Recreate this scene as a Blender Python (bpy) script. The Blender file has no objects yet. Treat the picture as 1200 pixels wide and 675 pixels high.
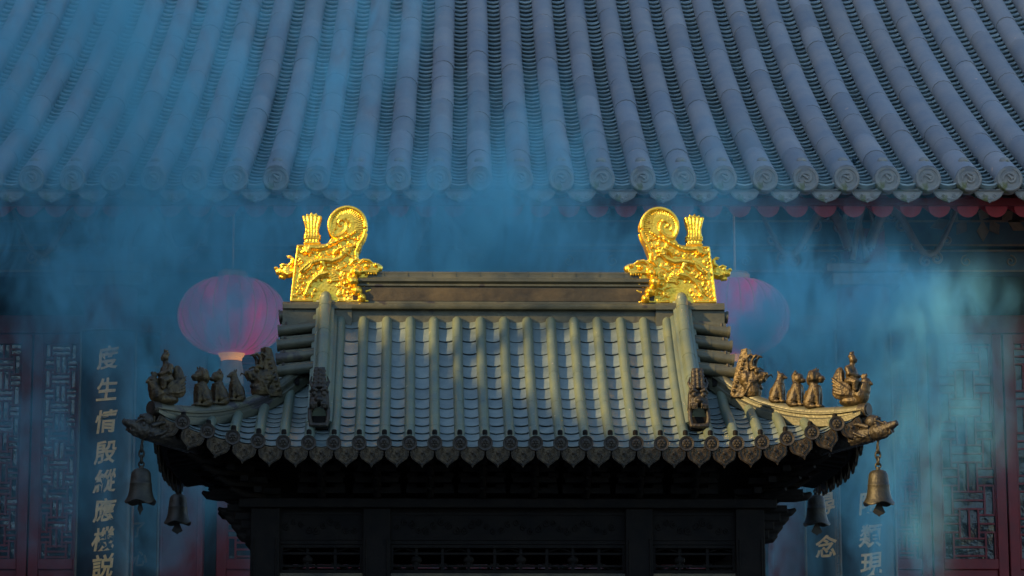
import bpy, bmesh, math, random
from mathutils import Vector, Matrix, noise
random.seed(7)
PI = math.pi
R = math.radians
scene = bpy.context.scene
C = scene.collection

# ------------------------------------------------------------------ camera
PITCH = 10.0
F = 3133.0
CAMZ = 1.6
cam_d = bpy.data.cameras.new('camera')
cam = bpy.data.objects.new('camera', cam_d); C.objects.link(cam)
cam.location = (0, 0, CAMZ)
cam.rotation_euler = (R(90 + PITCH), 0, 0)
cam_d.sensor_width = 36.0
cam_d.lens = 36.0 * F / 1200
cam_d.shift_x = 52 / 1200
cam_d.clip_start = 0.1
cam_d.clip_end = 2000
scene.camera = cam

def at(px, py, Y):
    """world point that lies at depth Y along the sight line through a spot of the photograph (used for measuring)"""
    u = (px - 548) / F; v = (337.5 - py) / F
    c, s = math.cos(R(PITCH)), math.sin(R(PITCH))
    k = Y / (c - v * s)
    return Vector((u * k, Y, CAMZ + (s + v * c) * k))

# ------------------------------------------------------------------ materials
def mat(name, col, rough=0.6, metal=0.0, col2=None, nscale=8.0, bump=0.0, bscale=60.0, coord='Object', spots=None, rvar=0.0, bdist=0.004, island=0.0):
    m = bpy.data.materials.new(name); m.use_nodes = True
    nt = m.node_tree; b = nt.nodes['Principled BSDF']
    b.inputs['Base Color'].default_value = (*col, 1)
    b.inputs['Roughness'].default_value = rough
    b.inputs['Metallic'].default_value = metal
    tc = nt.nodes.new('ShaderNodeTexCoord')
    out = tc.outputs[coord]
    if coord == 'World':
        pass
    if col2 is not None:
        n = nt.nodes.new('ShaderNodeTexNoise'); n.inputs['Scale'].default_value = nscale
        n.inputs['Detail'].default_value = 6; n.inputs['Roughness'].default_value = 0.65
        nt.links.new(out, n.inputs['Vector'])
        r = nt.nodes.new('ShaderNodeMapRange'); r.inputs['From Min'].default_value = 0.35; r.inputs['From Max'].default_value = 0.65
        nt.links.new(n.outputs['Fac'], r.inputs['Value'])
        mx = nt.nodes.new('ShaderNodeMix'); mx.data_type = 'RGBA'
        mx.inputs['A'].default_value = (*col, 1); mx.inputs['B'].default_value = (*col2, 1)
        nt.links.new(r.outputs['Result'], mx.inputs['Factor'])
        last = mx.outputs['Result']
        if spots is not None:
            n3 = nt.nodes.new('ShaderNodeTexNoise'); n3.inputs['Scale'].default_value = spots[1]; n3.inputs['Detail'].default_value = 3
            nt.links.new(out, n3.inputs['Vector'])
            r3 = nt.nodes.new('ShaderNodeMapRange'); r3.inputs['From Min'].default_value = spots[2]; r3.inputs['From Max'].default_value = spots[2] + 0.04
            nt.links.new(n3.outputs['Fac'], r3.inputs['Value'])
            m3 = nt.nodes.new('ShaderNodeMix'); m3.data_type = 'RGBA'
            nt.links.new(last, m3.inputs['A']); m3.inputs['B'].default_value = (*spots[0], 1)
            nt.links.new(r3.outputs['Result'], m3.inputs['Factor'])
            last = m3.outputs['Result']
        if island:
            gi = nt.nodes.new('ShaderNodeNewGeometry'); ir = nt.nodes.new('ShaderNodeMapRange'); ir.inputs['To Min'].default_value = 1 - island; ir.inputs['To Max'].default_value = 1 + island
            nt.links.new(gi.outputs['Random Per Island'], ir.inputs['Value'])
            vm = nt.nodes.new('ShaderNodeVectorMath'); vm.operation = 'SCALE'; nt.links.new(last, vm.inputs[0]); nt.links.new(ir.outputs[0], vm.inputs['Scale']); last = vm.outputs[0]
        nt.links.new(last, b.inputs['Base Color'])
        if rvar:
            rr = nt.nodes.new('ShaderNodeMapRange'); rr.inputs['To Min'].default_value = rough - rvar; rr.inputs['To Max'].default_value = rough + rvar
            nt.links.new(n.outputs['Fac'], rr.inputs['Value']); nt.links.new(rr.outputs['Result'], b.inputs['Roughness'])
    if bump:
        n2 = nt.nodes.new('ShaderNodeTexNoise'); n2.inputs['Scale'].default_value = bscale; n2.inputs['Detail'].default_value = 5
        nt.links.new(out, n2.inputs['Vector'])
        bp = nt.nodes.new('ShaderNodeBump'); bp.inputs['Strength'].default_value = bump; bp.inputs['Distance'].default_value = bdist
        nt.links.new(n2.outputs['Fac'], bp.inputs['Height']); nt.links.new(bp.outputs['Normal'], b.inputs['Normal'])
    return m

M = {}
M['tile'] = mat('burner tile bronze', (.105, .145, .118), .42, .2, (.155, .185, .115), 9, .35, 90, spots=((.30, .29, .22), 26, .70), rvar=.1, island=.08)
M['pan'] = mat('burner pan bronze', (.15, .20, .19), .34, .3, (.22, .27, .24), 14, .3, 120, rvar=.1, island=.12)
M['ridge'] = mat('burner ridge bronze', (.065, .07, .048), .45, .25, (.125, .12, .07), 7, .4, 80, spots=((.05, .045, .04), 7, .60), rvar=.1)
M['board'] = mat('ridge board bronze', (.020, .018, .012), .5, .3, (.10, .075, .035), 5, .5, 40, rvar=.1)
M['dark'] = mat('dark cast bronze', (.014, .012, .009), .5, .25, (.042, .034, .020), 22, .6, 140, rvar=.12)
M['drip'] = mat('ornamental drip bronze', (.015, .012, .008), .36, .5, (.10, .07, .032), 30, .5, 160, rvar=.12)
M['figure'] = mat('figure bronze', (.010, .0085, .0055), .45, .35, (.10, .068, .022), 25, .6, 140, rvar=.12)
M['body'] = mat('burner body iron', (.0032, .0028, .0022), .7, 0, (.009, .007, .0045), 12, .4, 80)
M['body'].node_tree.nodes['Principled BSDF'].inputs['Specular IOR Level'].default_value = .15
M['gold'] = mat('gilt', (.98, .58, .05), .32, .88, (1.0, .68, .09), 20, .35, 150, spots=((.55, .27, .03), 30, .66), rvar=.1, bdist=.003)
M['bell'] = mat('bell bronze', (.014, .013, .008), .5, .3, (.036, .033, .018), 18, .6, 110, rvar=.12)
M['htile'] = mat('hall tube tile clay', (.155, .185, .215), .75, 0, (.235, .235, .235), 2.2, .5, 50, spots=((.45, .32, .25), 14, .72), bdist=.006, island=.12)
M['hpan'] = mat('hall pan tile clay', (.17, .24, .26), .6, 0, (.26, .34, .35), 5, .4, 50, bdist=.006, island=.22)
M['hend'] = mat('hall eave tile clay', (.17, .18, .18), .85, 0, (.25, .24, .21), 9, .5, 50, spots=((.12, .13, .05), 5, .60), bdist=.006)
M['redwood'] = mat('red lacquer', (.21, .010, .014), .55, 0, (.13, .008, .012), 4, .25, 30)
M['redend'] = mat('rafter red', (.50, .035, .05), .6, 0, (.36, .03, .04), 12, .3, 30)
M['darkwood'] = mat('dark lacquered wood', (.010, .010, .012), .5, 0, (.022, .018, .02), 5, .2, 30)
M['bluepaint'] = mat('painted beam blue', (.015, .035, .07), .6, 0, (.03, .06, .07), 6, .2, 30)
M['boardblack'] = mat('black lacquer board', (.008, .012, .018), .35, 0, (.015, .022, .03), 5, .15, 20)
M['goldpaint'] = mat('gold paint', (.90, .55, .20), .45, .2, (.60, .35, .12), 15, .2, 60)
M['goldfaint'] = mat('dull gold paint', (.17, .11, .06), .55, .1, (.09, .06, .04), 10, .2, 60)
M['glass'] = mat('dark window glass', (.010, .016, .022), .08, 0, (.016, .024, .030), 2, .5, 3.0, bdist=.05)
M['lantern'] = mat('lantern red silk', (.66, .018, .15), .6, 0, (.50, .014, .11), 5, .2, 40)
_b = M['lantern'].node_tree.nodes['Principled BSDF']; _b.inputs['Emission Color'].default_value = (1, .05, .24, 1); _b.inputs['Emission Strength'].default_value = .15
M['fringe'] = mat('lantern fringe', (.40, .30, .20), .8, 0, (.28, .20, .13), 30, .4, 120)
M['wall'] = mat('side wall plaster', (.20, .06, .05), .85, 0, (.15, .05, .04), 2, .3, 20)
M['stone'] = mat('stone', (.22, .21, .19), .85, 0, (.30, .28, .25), 3, .4, 30)
M['leaf'] = mat('tree leaves', (.035, .06, .02), .6, 0, (.06, .09, .03), 3)
M['bark'] = mat('bark', (.08, .06, .045), .9, 0, (.05, .04, .03), 8, .8, 30, bdist=.02)

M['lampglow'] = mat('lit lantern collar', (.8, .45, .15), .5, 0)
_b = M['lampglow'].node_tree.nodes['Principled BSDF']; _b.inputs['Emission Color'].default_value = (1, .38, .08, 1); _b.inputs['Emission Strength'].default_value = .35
# paving
m = bpy.data.materials.new('courtyard paving'); m.use_nodes = True
nt = m.node_tree; b = nt.nodes['Principled BSDF']; b.inputs['Roughness'].default_value = .85
tc = nt.nodes.new('ShaderNodeTexCoord'); br = nt.nodes.new('ShaderNodeTexBrick')
br.inputs['Color1'].default_value = (.20, .19, .175, 1); br.inputs['Color2'].default_value = (.26, .25, .23, 1); br.inputs['Mortar'].default_value = (.10, .095, .09, 1)
br.inputs['Scale'].default_value = 1.0; br.inputs['Mortar Size'].default_value = .012; br.inputs['Brick Width'].default_value = .8; br.inputs['Row Height'].default_value = .4
nt.links.new(tc.outputs['Object'], br.inputs['Vector']); nt.links.new(br.outputs['Color'], b.inputs['Base Color'])
M['paving'] = m

# ------------------------------------------------------------------ mesh builder
class MB:
    def __init__(s): s.v = []; s.f = []; s.m = []; s.k = 0
    def mi(s, k): s.k = k; return s
    def add(s, vs, fs):
        o = len(s.v); s.v += [tuple(v) for v in vs]
        s.f += [tuple(i + o for i in f) for f in fs]; s.m += [s.k] * len(fs)
    def box(s, c, d, rot=None):
        x, y, z = d[0] / 2, d[1] / 2, d[2] / 2
        vs = [Vector((a * x, b_ * y, c_ * z)) for a in (-1, 1) for b_ in (-1, 1) for c_ in (-1, 1)]
        if rot is not None: vs = [rot @ v for v in vs]
        c = Vector(c)
        s.add([v + c for v in vs], [(0, 1, 3, 2), (4, 6, 7, 5), (0, 4, 5, 1), (2, 3, 7, 6), (0, 2, 6, 4), (1, 5, 7, 3)])
    def bx(s, x0, x1, y0, y1, z0, z1):
        s.box(((x0 + x1) / 2, (y0 + y1) / 2, (z0 + z1) / 2), (abs(x1 - x0), abs(y1 - y0), abs(z1 - z0)))
    def ell(s, c, r, rot=None, seg=14, rings=9):
        if isinstance(r, (int, float)): r = (r, r, r)
        c = Vector(c); vs = []; fs = []
        vs.append((0, 0, 1))
        for i in range(1, rings):
            t = PI * i / rings
            for j in range(seg):
                a = 2 * PI * j / seg; vs.append((math.sin(t) * math.cos(a), math.sin(t) * math.sin(a), math.cos(t)))
        vs.append((0, 0, -1))
        out = []
        for v in vs:
            q = Vector((v[0] * r[0], v[1] * r[1], v[2] * r[2]))
            if rot is not None: q = rot @ q
            out.append(q + c)
        for j in range(seg): fs.append((0, 1 + j, 1 + (j + 1) % seg))
        for i in range(rings - 2):
            a = 1 + i * seg; b_ = a + seg
            for j in range(seg): fs.append((a + j, b_ + j, b_ + (j + 1) % seg, a + (j + 1) % seg))
        n = len(vs) - 1; a = 1 + (rings - 2) * seg
        for j in range(seg): fs.append((n, a + (j + 1) % seg, a + j))
        s.add(out, fs)
    def tube(s, pts, rad, seg=8, closed=False, flat=1.0, up=None):
        """sweep a circle along points; rad a number or a list"""
        pts = [Vector(p) for p in pts]; n = len(pts)
        if isinstance(rad, (int, float)): rad = [rad] * n
        vs = []; ref = Vector(up) if up is not None else None
        for i, p in enumerate(pts):
            if closed: t = pts[(i + 1) % n] - pts[i - 1]
            else: t = pts[min(i + 1, n - 1)] - pts[max(i - 1, 0)]
            t = t.normalized() if t.length > 1e-9 else Vector((0, 0, 1))
            if ref is None:
                ref = Vector((0, 0, 1)) if abs(t.z) < .9 else Vector((0, 1, 0))
            u = ref - t * ref.dot(t)
            if u.length < 1e-6: u = t.orthogonal()
            u.normalize(); w = t.cross(u)
            if up is None: ref = u
            for j in range(seg):
                a = 2 * PI * j / seg
                vs.append(p + (u * math.cos(a) * flat + w * math.sin(a)) * rad[i])
        fs = []
        m_ = n if closed else n - 1
        for i in range(m_):
            a = i * seg; b_ = ((i + 1) % n) * seg
            for j in range(seg): fs.append((a + j, a + (j + 1) % seg, b_ + (j + 1) % seg, b_ + j))
        if not closed:
            fs.append(tuple(range(seg))[::-1]); fs.append(tuple((n - 1) * seg + j for j in range(seg)))
        s.add(vs, fs)
    def cyl(s, a, b_, r0, r1=None, seg=16):
        s.tube([a, b_], [r0, r0 if r1 is None else r1], seg)
    def lathe(s, prof, c=(0, 0, 0), seg=28, axis='z', lob=None):
        vs = []; fs = []; c = Vector(c)
        for i, (r, z) in enumerate(prof):
            for j in range(seg):
                a = 2 * PI * j / seg
                rr = r; zz = z
                if lob: rr, zz = lob(i, a, r, z)
                p = Vector((rr * math.cos(a), rr * math.sin(a), zz))
                if axis == 'y': p = Vector((p.x, p.z, p.y))
                if axis == 'x': p = Vector((p.z, p.x, p.y))
                vs.append(p + c)
        for i in range(len(prof) - 1):
            a = i * seg; b_ = a + seg
            for j in range(seg): fs.append((a + j, a + (j + 1) % seg, b_ + (j + 1) % seg, b_ + j))
        s.add(vs, fs)
    def prism(s, poly, y0, y1):
        """polygon in x,z extruded from y0 to y1"""
        n = len(poly)
        vs = [(p[0], y0, p[1]) for p in poly] + [(p[0], y1, p[1]) for p in poly]
        fs = [tuple(range(n)), tuple(range(2 * n - 1, n - 1, -1))] + [(i, i + n, (i + 1) % n + n, (i + 1) % n) for i in range(n)]
        s.add(vs, fs)
    def prof_x(s, prof, x0, x1, loop=True):
        """closed y,z profile swept along x"""
        n = len(prof)
        vs = [(x0, p[0], p[1]) for p in prof] + [(x1, p[0], p[1]) for p in prof]
        fs = [tuple(range(n)), tuple(range(2 * n - 1, n - 1, -1))] + [(i, i + n, (i + 1) % n + n, (i + 1) % n) for i in range(n)]
        s.add(vs, fs)
    def build(s, name, mats, parent=None, smooth=35, xf=None, bevel=0):
        if not isinstance(mats, (list, tuple)): mats = [mats]
        me = bpy.data.meshes.new(name); me.from_pydata(s.v, [], s.f)
        for m_ in mats: me.materials.append(m_)
        for p, k in zip(me.polygons, s.m): p.material_index = k
        bm = bmesh.new(); bm.from_mesh(me); bmesh.ops.recalc_face_normals(bm, faces=bm.faces)
        if xf is not None:
            bmesh.ops.transform(bm, matrix=xf, verts=bm.verts)
            if xf.determinant() < 0: bmesh.ops.reverse_faces(bm, faces=bm.faces)
        if smooth:
            th = R(smooth)
            for f in bm.faces: f.smooth = True
            for e in bm.edges:
                if len(e.link_faces) == 2 and e.calc_face_angle(0) > th: e.smooth = False
        bm.to_mesh(me); bm.free()
        o = bpy.data.objects.new(name, me); C.objects.link(o)
        if parent is not None: o.parent = parent
        if bevel:
            md = o.modifiers.new('bevel', 'BEVEL'); md.width = bevel; md.segments = 2; md.limit_method = 'ANGLE'; md.angle_limit = R(40)
        return o

def fuse(o, voxel, sm=0, disp=0, dscale=60):
    """melt the overlapping pieces of one mesh into one cast surface"""
    md = o.modifiers.new('r', 'REMESH'); md.mode = 'VOXEL'; md.voxel_size = voxel; md.use_smooth_shade = True
    if sm:
        m2 = o.modifiers.new('s', 'SMOOTH'); m2.iterations = sm; m2.factor = .5
    dg = bpy.context.evaluated_depsgraph_get()
    ev = o.evaluated_get(dg)
    me = bpy.data.meshes.new_from_object(ev)
    mats = [s_ for s_ in o.data.materials]
    o.modifiers.clear(); old = o.data; o.data = me
    me.name = old.name
    if not me.materials:
        for m_ in mats: me.materials.append(m_)
    if disp:
        bm = bmesh.new(); bm.from_mesh(me); bm.normal_update()
        for v in bm.verts:
            v.co += v.normal * disp * noise.noise(v.co * dscale)
        bm.to_mesh(me); bm.free()
    for p in me.polygons: p.use_smooth = True
    return o

def tag(o, label=None, cat=None, group=None, kind=None):
    if label: o['label'] = label
    if cat: o['category'] = cat
    if group: o['group'] = group
    if kind: o['kind'] = kind
    return o
def empty(name, loc=(0, 0, 0), rz=0):
    o = bpy.data.objects.new(name, None); C.objects.link(o); o.location = loc; o.rotation_euler = (0, 0, rz); o.empty_display_size = .1
    return o
def copy_of(o, parent=None, loc=None, rot=None, scale=None):
    c = o.copy(); C.objects.link(c); c.parent = parent
    if loc is not None: c.location = loc
    if rot is not None: c.rotation_euler = rot
    if scale is not None: c.scale = scale
    for ch in list(o.children): copy_of(ch, c)
    return c
def arc_pts(c, r, a0, a1, n, plane='xz', y=0):
    out = []
    for i in range(n):
        a = R(a0 + (a1 - a0) * i / (n - 1)); out.append((c[0] + r * math.cos(a), y, c[1] + r * math.sin(a)))
    return out
def spiral(c, r0, r1, a0, a1, n, y):
    out = []
    for i in range(n):
        t = i / (n - 1); a = R(a0 + (a1 - a0) * t); r = r0 + (r1 - r0) * t
        out.append((c[0] + r * math.cos(a), y, c[1] + r * math.sin(a)))
    return out
def ring_tex_curl(mb, x, z, r, y, tr, sgn=1, turns=1.3):
    mb.tube(spiral((x, z), r, r * .15, 90, 90 + sgn * 360 * turns, 16, y), tr, 6)

# ------------------------------------------------------------------ ground
g = MB(); g.add([(-300, -300, 0), (300, -300, 0), (300, 300, 0), (-300, 300, 0)], [(0, 1, 2, 3)])
tag(g.build('courtyard_ground', M['paving'], smooth=0), kind='structure')

# =====================================================================================
# INCENSE BURNER PAVILION
# =====================================================================================
BC = at(598, 520, 12.0); 
BROT = R(1.1)
# centre of the pavilion: front eave middle pushed back by .9 m
bx_, by_ = BC.x - .9 * math.sin(BROT), 12.0 + .9 * math.cos(BROT)
burner = tag(empty('incense_burner_pavilion', (bx_, by_, 0), BROT),
             'bronze incense burner shaped like a small temple, with two gilded ornaments on its roof',
             'incense burner')
Z0 = 3.0; A = 1.60; B = .90; RISE = .768; XG = 1.0; SP = .1136
def H(q): 
    t = q / B; return Z0 + RISE * (.60 * t + .40 * t * t)
def G(s_): return .15 * max(0, 1 - s_ / .62) ** 2.2
XV = .868
def DD(q):
    t = min(1, max(0, (q - .14) / .40)); return -.095 * t * t * (3 - 2 * t)
def surf(x, y):
    p = A - abs(x); q = B - abs(y)
    d = q if abs(x) < XG - .02 else min(p, q)
    return H(max(d, -.02)) + G(max(p, 0) + max(q, 0))
def surf_f(x, q):    # front slope
    return H(q) + G(max(A - abs(x), 0) + q) + (DD(q) if abs(x) > XV else 0)
def surf_s(p, y):    # side slope
    return H(p) + G(max(B - abs(y), 0) + p) + DD(p)

roof = MB()
TR = .0245
def tube_row(mb, fn, L, rad, up_n=(0, 0, 1), step=.05, lift=.006):
    n = max(3, int(L / step) + 1); pts = []; rr = []
    for i in range(n + 1):
        t = L * i / n
        p = fn(t); pts.append(p + Vector((0, 0, lift)))
        rr.append(rad)
    mb.tube(pts, rr, 12, up=(0, 0, 1))
    mb.ell(pts[-1], rad * .98, seg=12, rings=8)
def joints(mb, fn, L, rad, s0, step, w=.006, lift=.006):
    t = s0
    while t < L:
        a = fn(t) + Vector((0, 0, lift)); b_ = fn(min(t + w, L)) + Vector((0, 0, lift))
        mb.tube([a, b_], [rad * 1.07, rad * 1.02], 12, up=(0, 0, 1)); t += step
def pans(mb, fn, nrm, L, half, sag, course, lip, phase=0.0, nx=6, limit=None):
    """fn(u,t)->point on the roof; u across, t up the slope; one overlapping curved tile per course"""
    t = 0.0; k = 0
    while t < L - 1e-4:
        t2 = min(t + course, L)
        lo = []; hi = []
        for i in range(nx + 1):
            a = -1 + 2 * i / nx; u = a * half
            dz = sag * (a * a - 1)
            jt = .0025 * math.sin(k * 12.9 + phase) * (course / .07)
            lo.append(fn(u, t + jt * .3) + Vector((0, 0, dz + lip + jt * .4))); hi.append(fn(u, t2) + Vector((0, 0, dz)))
        n = nx + 1
        bot = [p - Vector((0, 0, lip * .36)) for p in lo]
        und = []
        for i in range(nx + 1):
            a = -1 + 2 * i / nx; und.append(fn(a * half, min(t + course * .35, L)) + Vector((0, 0, sag * (a * a - 1) - lip * .5)))
        mb.add(lo + hi, [(i, i + 1, n + i + 1, n + i) for i in range(nx)])
        mb.add(bot + lo, [(i, i + 1, n + i + 1, n + i) for i in range(nx)])
        mb.add(und + bot, [(i, i + 1, n + i + 1, n + i) for i in range(nx)])
        t = t2; k += 1

tubes = MB(); pan = MB()
HALF = SP / 2
# front and back slopes
for sgn in (-1, 1):
    for i in range(-13, 14):
        x = i * SP; p = A - abs(x)
        L = .835 if abs(x) < XG - .03 else p - .02
        if L < .03: continue
        fn = lambda q, x=x, sgn=sgn: Vector((x, sgn * (B - q), surf_f(x, q)))
        tube_row(tubes, fn, L, TR); 
        if abs(x) < XG: joints(tubes, fn, L, TR * .965, .14, .2)
    for i in range(-14, 14):
        xc = (i + .5) * SP; p = A - abs(xc)
        L = .87 if abs(xc) < XG - .03 else max(p - .0, .03)
        fn = lambda u, q, xc=xc, sgn=sgn: Vector((xc + u, sgn * (B - q), surf_f(xc + u, q)))
        pans(pan, fn, None, L, HALF, .017, .068, .0075, phase=i)
# side slopes
for sgn in (-1, 1):
    for j in range(-7, 8):
        y = j * SP; q = B - abs(y); L = min(A - XG, q - .02)
        if L < .03: continue
        fn = lambda p, y=y, sgn=sgn: Vector((sgn * (A - p), y, surf_s(p, y)))
        tube_row(tubes, fn, L, TR)
    for j in range(-8, 8):
        yc = (j + .5) * SP; q = B - abs(yc); L = min(A - XG, max(q, .03))
        fn = lambda u, p, yc=yc, sgn=sgn: Vector((sgn * (A - p), yc + u, surf_s(p, yc + u)))
        pans(pan, fn, None, L, HALF, .017, .068, .0075, phase=j)
roof_o = tubes.build('tiled_roof', [M['tile']], burner, smooth=50)
tag(roof_o, 'grey-green bronze roof of round tile rolls')
pan_o = pan.build('pan_tiles', M['pan'], roof_o, smooth=50)

# underside board
sof = MB(); nx, ny = 64, 36; vs = []; fs = []
for j in range(ny + 1):
    for i in range(nx + 1):
        x = -A + 2 * A * i / nx; y = -B + 2 * B * j / ny
        p = A - abs(x); q = B - abs(y)
        vs.append((x, y, Z0 - .035 + G(p + q) + .12 * min(1, min(p, q) / .4)))
for j in range(ny):
    for i in range(nx):
        a = j * (nx + 1) + i; fs.append((a, a + 1, a + nx + 2, a + nx + 1))
sof.add(vs, fs)
for i in range(-20, 21):
    x = i * .078
    for sg in (-1, 1):
        sof.tube([(x, sg * (B - .03), Z0 - .055 + G(A - abs(x))), (x, sg * .45, Z0 + .03)], .016, 6)
for j in range(-9, 10):
    y = j * .078
    for sg in (-1, 1):
        sof.tube([(sg * (A - .03), y, Z0 - .055 + G(B - abs(y))), (sg * 1.1, y, Z0 + .03)], .016, 6)
sof.build('soffit', M['body'], burner)

# eave end tiles (round) with the nail cap behind, drip tiles between them
def end_tile():
    m_ = MB()
    m_.lathe([(.0, -.006), (.02, -.006), (.024, -.004), (.0255, -.008), (.034, -.010), (.0345, .004), (.030, .03), (.028, .05)], axis='y', seg=20)
    # little flower in relief
    for k in range(6):
        a = k * PI / 3; m_.ell((.012 * math.cos(a), -.009, .012 * math.sin(a)), (.006, .004, .006), seg=6, rings=5)
    m_.ell((0, -.009, 0), .006, seg=6, rings=5)
    return m_.build('end_tile', M['dark'], None)
def nail():
    m_ = MB(); m_.lathe([(.0, .022), (.007, .022), (.011, .018), (.012, .008), (.011, -.016)], seg=12)
    return m_.build('tile_nail', M['body'], None)
def drip_tile():
    m_ = MB(); w = .053
    half = [(w, .014), (w + .001, -.020), (.0525, -.040), (.045, -.056), (.031, -.066), (.018, -.075), (.007, -.084), (0, -.096)]
    poly = [(-x, z) for x, z in half] + [(x, z) for x, z in half[::-1][1:]]
    # curved top (follows the trough)
    top = [(w * a, .014 - .020 * (1 - a * a)) for a in (.7, .35, 0, -.35, -.7)]
    m_.prism(poly + top, -.004, .006)
    loop = [(x * .86, -.006, z * .86 - .006) for x, z in half]; loop = [(-a, b_, c_) for a, b_, c_ in loop] + loop[::-1][1:]
    m_.tube(loop, .0028, 5)
    loop2 = [(x * .55, -.006, z * .55 - .016) for x, z in half]; loop2 = [(-a, b_, c_) for a, b_, c_ in loop2] + loop2[::-1][1:]
    m_.tube(loop2, .0024, 5)
    for sx in (-1, 1):
        ring_tex_curl(m_, sx * .026, -.018, .011, -.007, .0024, sx)
        ring_tex_curl(m_, sx * .011, -.045, .008, -.007, .0022, -sx)
    m_.ell((0, -.006, -.028), (.007, .005, .009), seg=8, rings=6)
    m_.ell((0, -.006, -.062), (.005, .004, .008), seg=8, rings=6)
    return m_.build('drip_tile', M['drip'], None)
et, dt, nl = end_tile(), drip_tile(), nail()
first = {'e': et, 'd': dt, 'n': nl}; used = set()
def inst(key, parent, loc, rz, rx=0, ry=0):
    o = first[key]
    if key not in used: used.add(key); o.parent = parent; o.location = loc; o.rotation_euler = (rx, ry, rz); return o
    return copy_of(o, parent, loc, (rx, ry, rz))
for sgn, rz in ((-1, 0), (1, PI)):
    for i in range(-13, 14):
        x = i * SP; z = surf_f(x, 0)
        inst('e', burner, (x, sgn * (B + .012), z + .004), rz)
        inst('n', burner, (x, sgn * (B - .035), surf_f(x, .035) + .03), rz)
    for i in range(-14, 14):
        xc = (i + .5) * SP; z = surf_f(xc, 0)
        sl = (surf_f(xc + .03, 0) - surf_f(xc - .03, 0)) / .06
        inst('d', burner, (xc, sgn * (B + .006 + .004 * (i % 2)), z - .012), rz, 0, -math.atan(sl) * -sgn * -1 if sgn > 0 else -math.atan(sl))
for sgn, rz in ((-1, -PI / 2), (1, PI / 2)):
    for j in range(-7, 8):
        y = j * SP; z = surf_s(0, y)
        inst('e', burner, (sgn * (A + .012), y, z + .004), rz)
    for j in range(-8, 8):
        yc = (j + .5) * SP; z = surf_s(0, yc)
        inst('d', burner, (sgn * (A + .006 + .004 * (j % 2)), yc, z - .012), rz)

# main ridge
ZR = H(B) - .012
rid = MB()
prof_half = [(.052, -.13), (.052, -.002), (.085, 0), (.088, .006), (.088, .020), (.080, .028), (.058, .032), (.052, .040), (.050, .112), (.060, .118), (.060, .126), (.052, .130), (.056, .134), (.066, .140), (.066, .152), (.058, .158), (.046, .161), (.044, .166), (.046, .184), (.038, .192), (.0, .196)]
prof = [(-y, ZR + z) for y, z in prof_half] + [(y, ZR + z) for y, z in prof_half[::-1][1:]]
rid.prof_x(prof, -.74, .74)
# joints in the cap
for k in range(-6, 7):
    rid.prof_x([(-.0475, ZR + .168), (-.0475, ZR + .184), (-.039, ZR + .194), (0, ZR + .198), (.039, ZR + .194), (.0475, ZR + .184), (.0475, ZR + .168)], k * .117 - .0015, k * .117 + .0015)
ro = rid.build('main_ridge', M['ridge'], burner, smooth=40, bevel=0)
bd = MB()
for sg in (-1, 1):
    bd.bx(-.735, .735, sg * .0505, sg * .0545, ZR + .044, ZR + .109)
bd.build('ridge_board', M['board'], ro, smooth=0)
# end blocks under the gilded ornaments
for sg in (-1, 1):
    blk = MB()
    x0, x1 = sg * .74, sg * 1.075
    bp_half = [(.070, -.10), (.070, -.002), (.088, 0), (.088, .006), (.088, .020), (.080, .028), (.075, .034)]
    pr = [(-y, ZR + z) for y, z in bp_half] + [(y, ZR + z) for y, z in bp_half[::-1]]
    blk.prof_x(pr, x0, x1)
    blk.build('ridge_end', M['ridge'], ro, smooth=40)

# gable triangle walls and gable edge tile rolls
for sg in (-1, 1):
    gb = MB()
    n = 14; top = []; q0 = XG
    for k in range(n + 1):
        y = -(B - (A - XG)) + 2 * (B - (A - XG)) * k / n if False else -.36 + .72 * k / n
        top.append((y, H(B - abs(y)) - .03))
    poly = [(-.36, H(A - XG) - .1)] + top + [(.36, H(A - XG) - .1)]
    vs = [(sg * (XG - .02), y, z) for y, z in poly] + [(sg * (XG + .0), y, z) for y, z in poly]
    nn = len(poly)
    gb.add(vs, [tuple(range(nn)), tuple(range(2 * nn - 1, nn - 1, -1))] + [(i, i + nn, (i + 1) % nn + nn, (i + 1) % nn) for i in range(nn)])
    go = gb.build('gable_wall', M['body'], burner, smooth=0)
for sgx in (-1, 1):
    rl = MB()
    for sgy in (-1, 1):
        for k in range(5):
            q = .865 - k * .0755
            y = sgy * (B - q); z = H(q) + .012
            a = Vector((sgx * .90, y, z + .012)); b_ = Vector((sgx * 1.085, y, z - .012))
            rl.mi(0); rl.tube([a, b_], .027, 12)
            rl.tube([a.lerp(b_, .45), a.lerp(b_, .50)], .029, 12)
            rl.tube([b_, b_ + Vector((sgx * .010, 0, -.001))], .031, 14)
            rl.mi(1); rl.tube([a.lerp(b_, .84) + Vector((0, 0, .02)), a.lerp(b_, .84) + Vector((0, 0, .040))], [.010, .007], 8)
            # trough tile between
            y2 = sgy * (B - q + .038); z2 = H(q - .038) - .004
            rl.mi(0)
            if k < 4: rl.box((sgx * .985, y2, z2 - .012), (.18, .085, .05), Matrix.Rotation(sgx * .1, 3, 'Y'))
    rl.build('gable_edge_tiles', [M['ridge'], M['dark']], burner, smooth=40)

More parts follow.
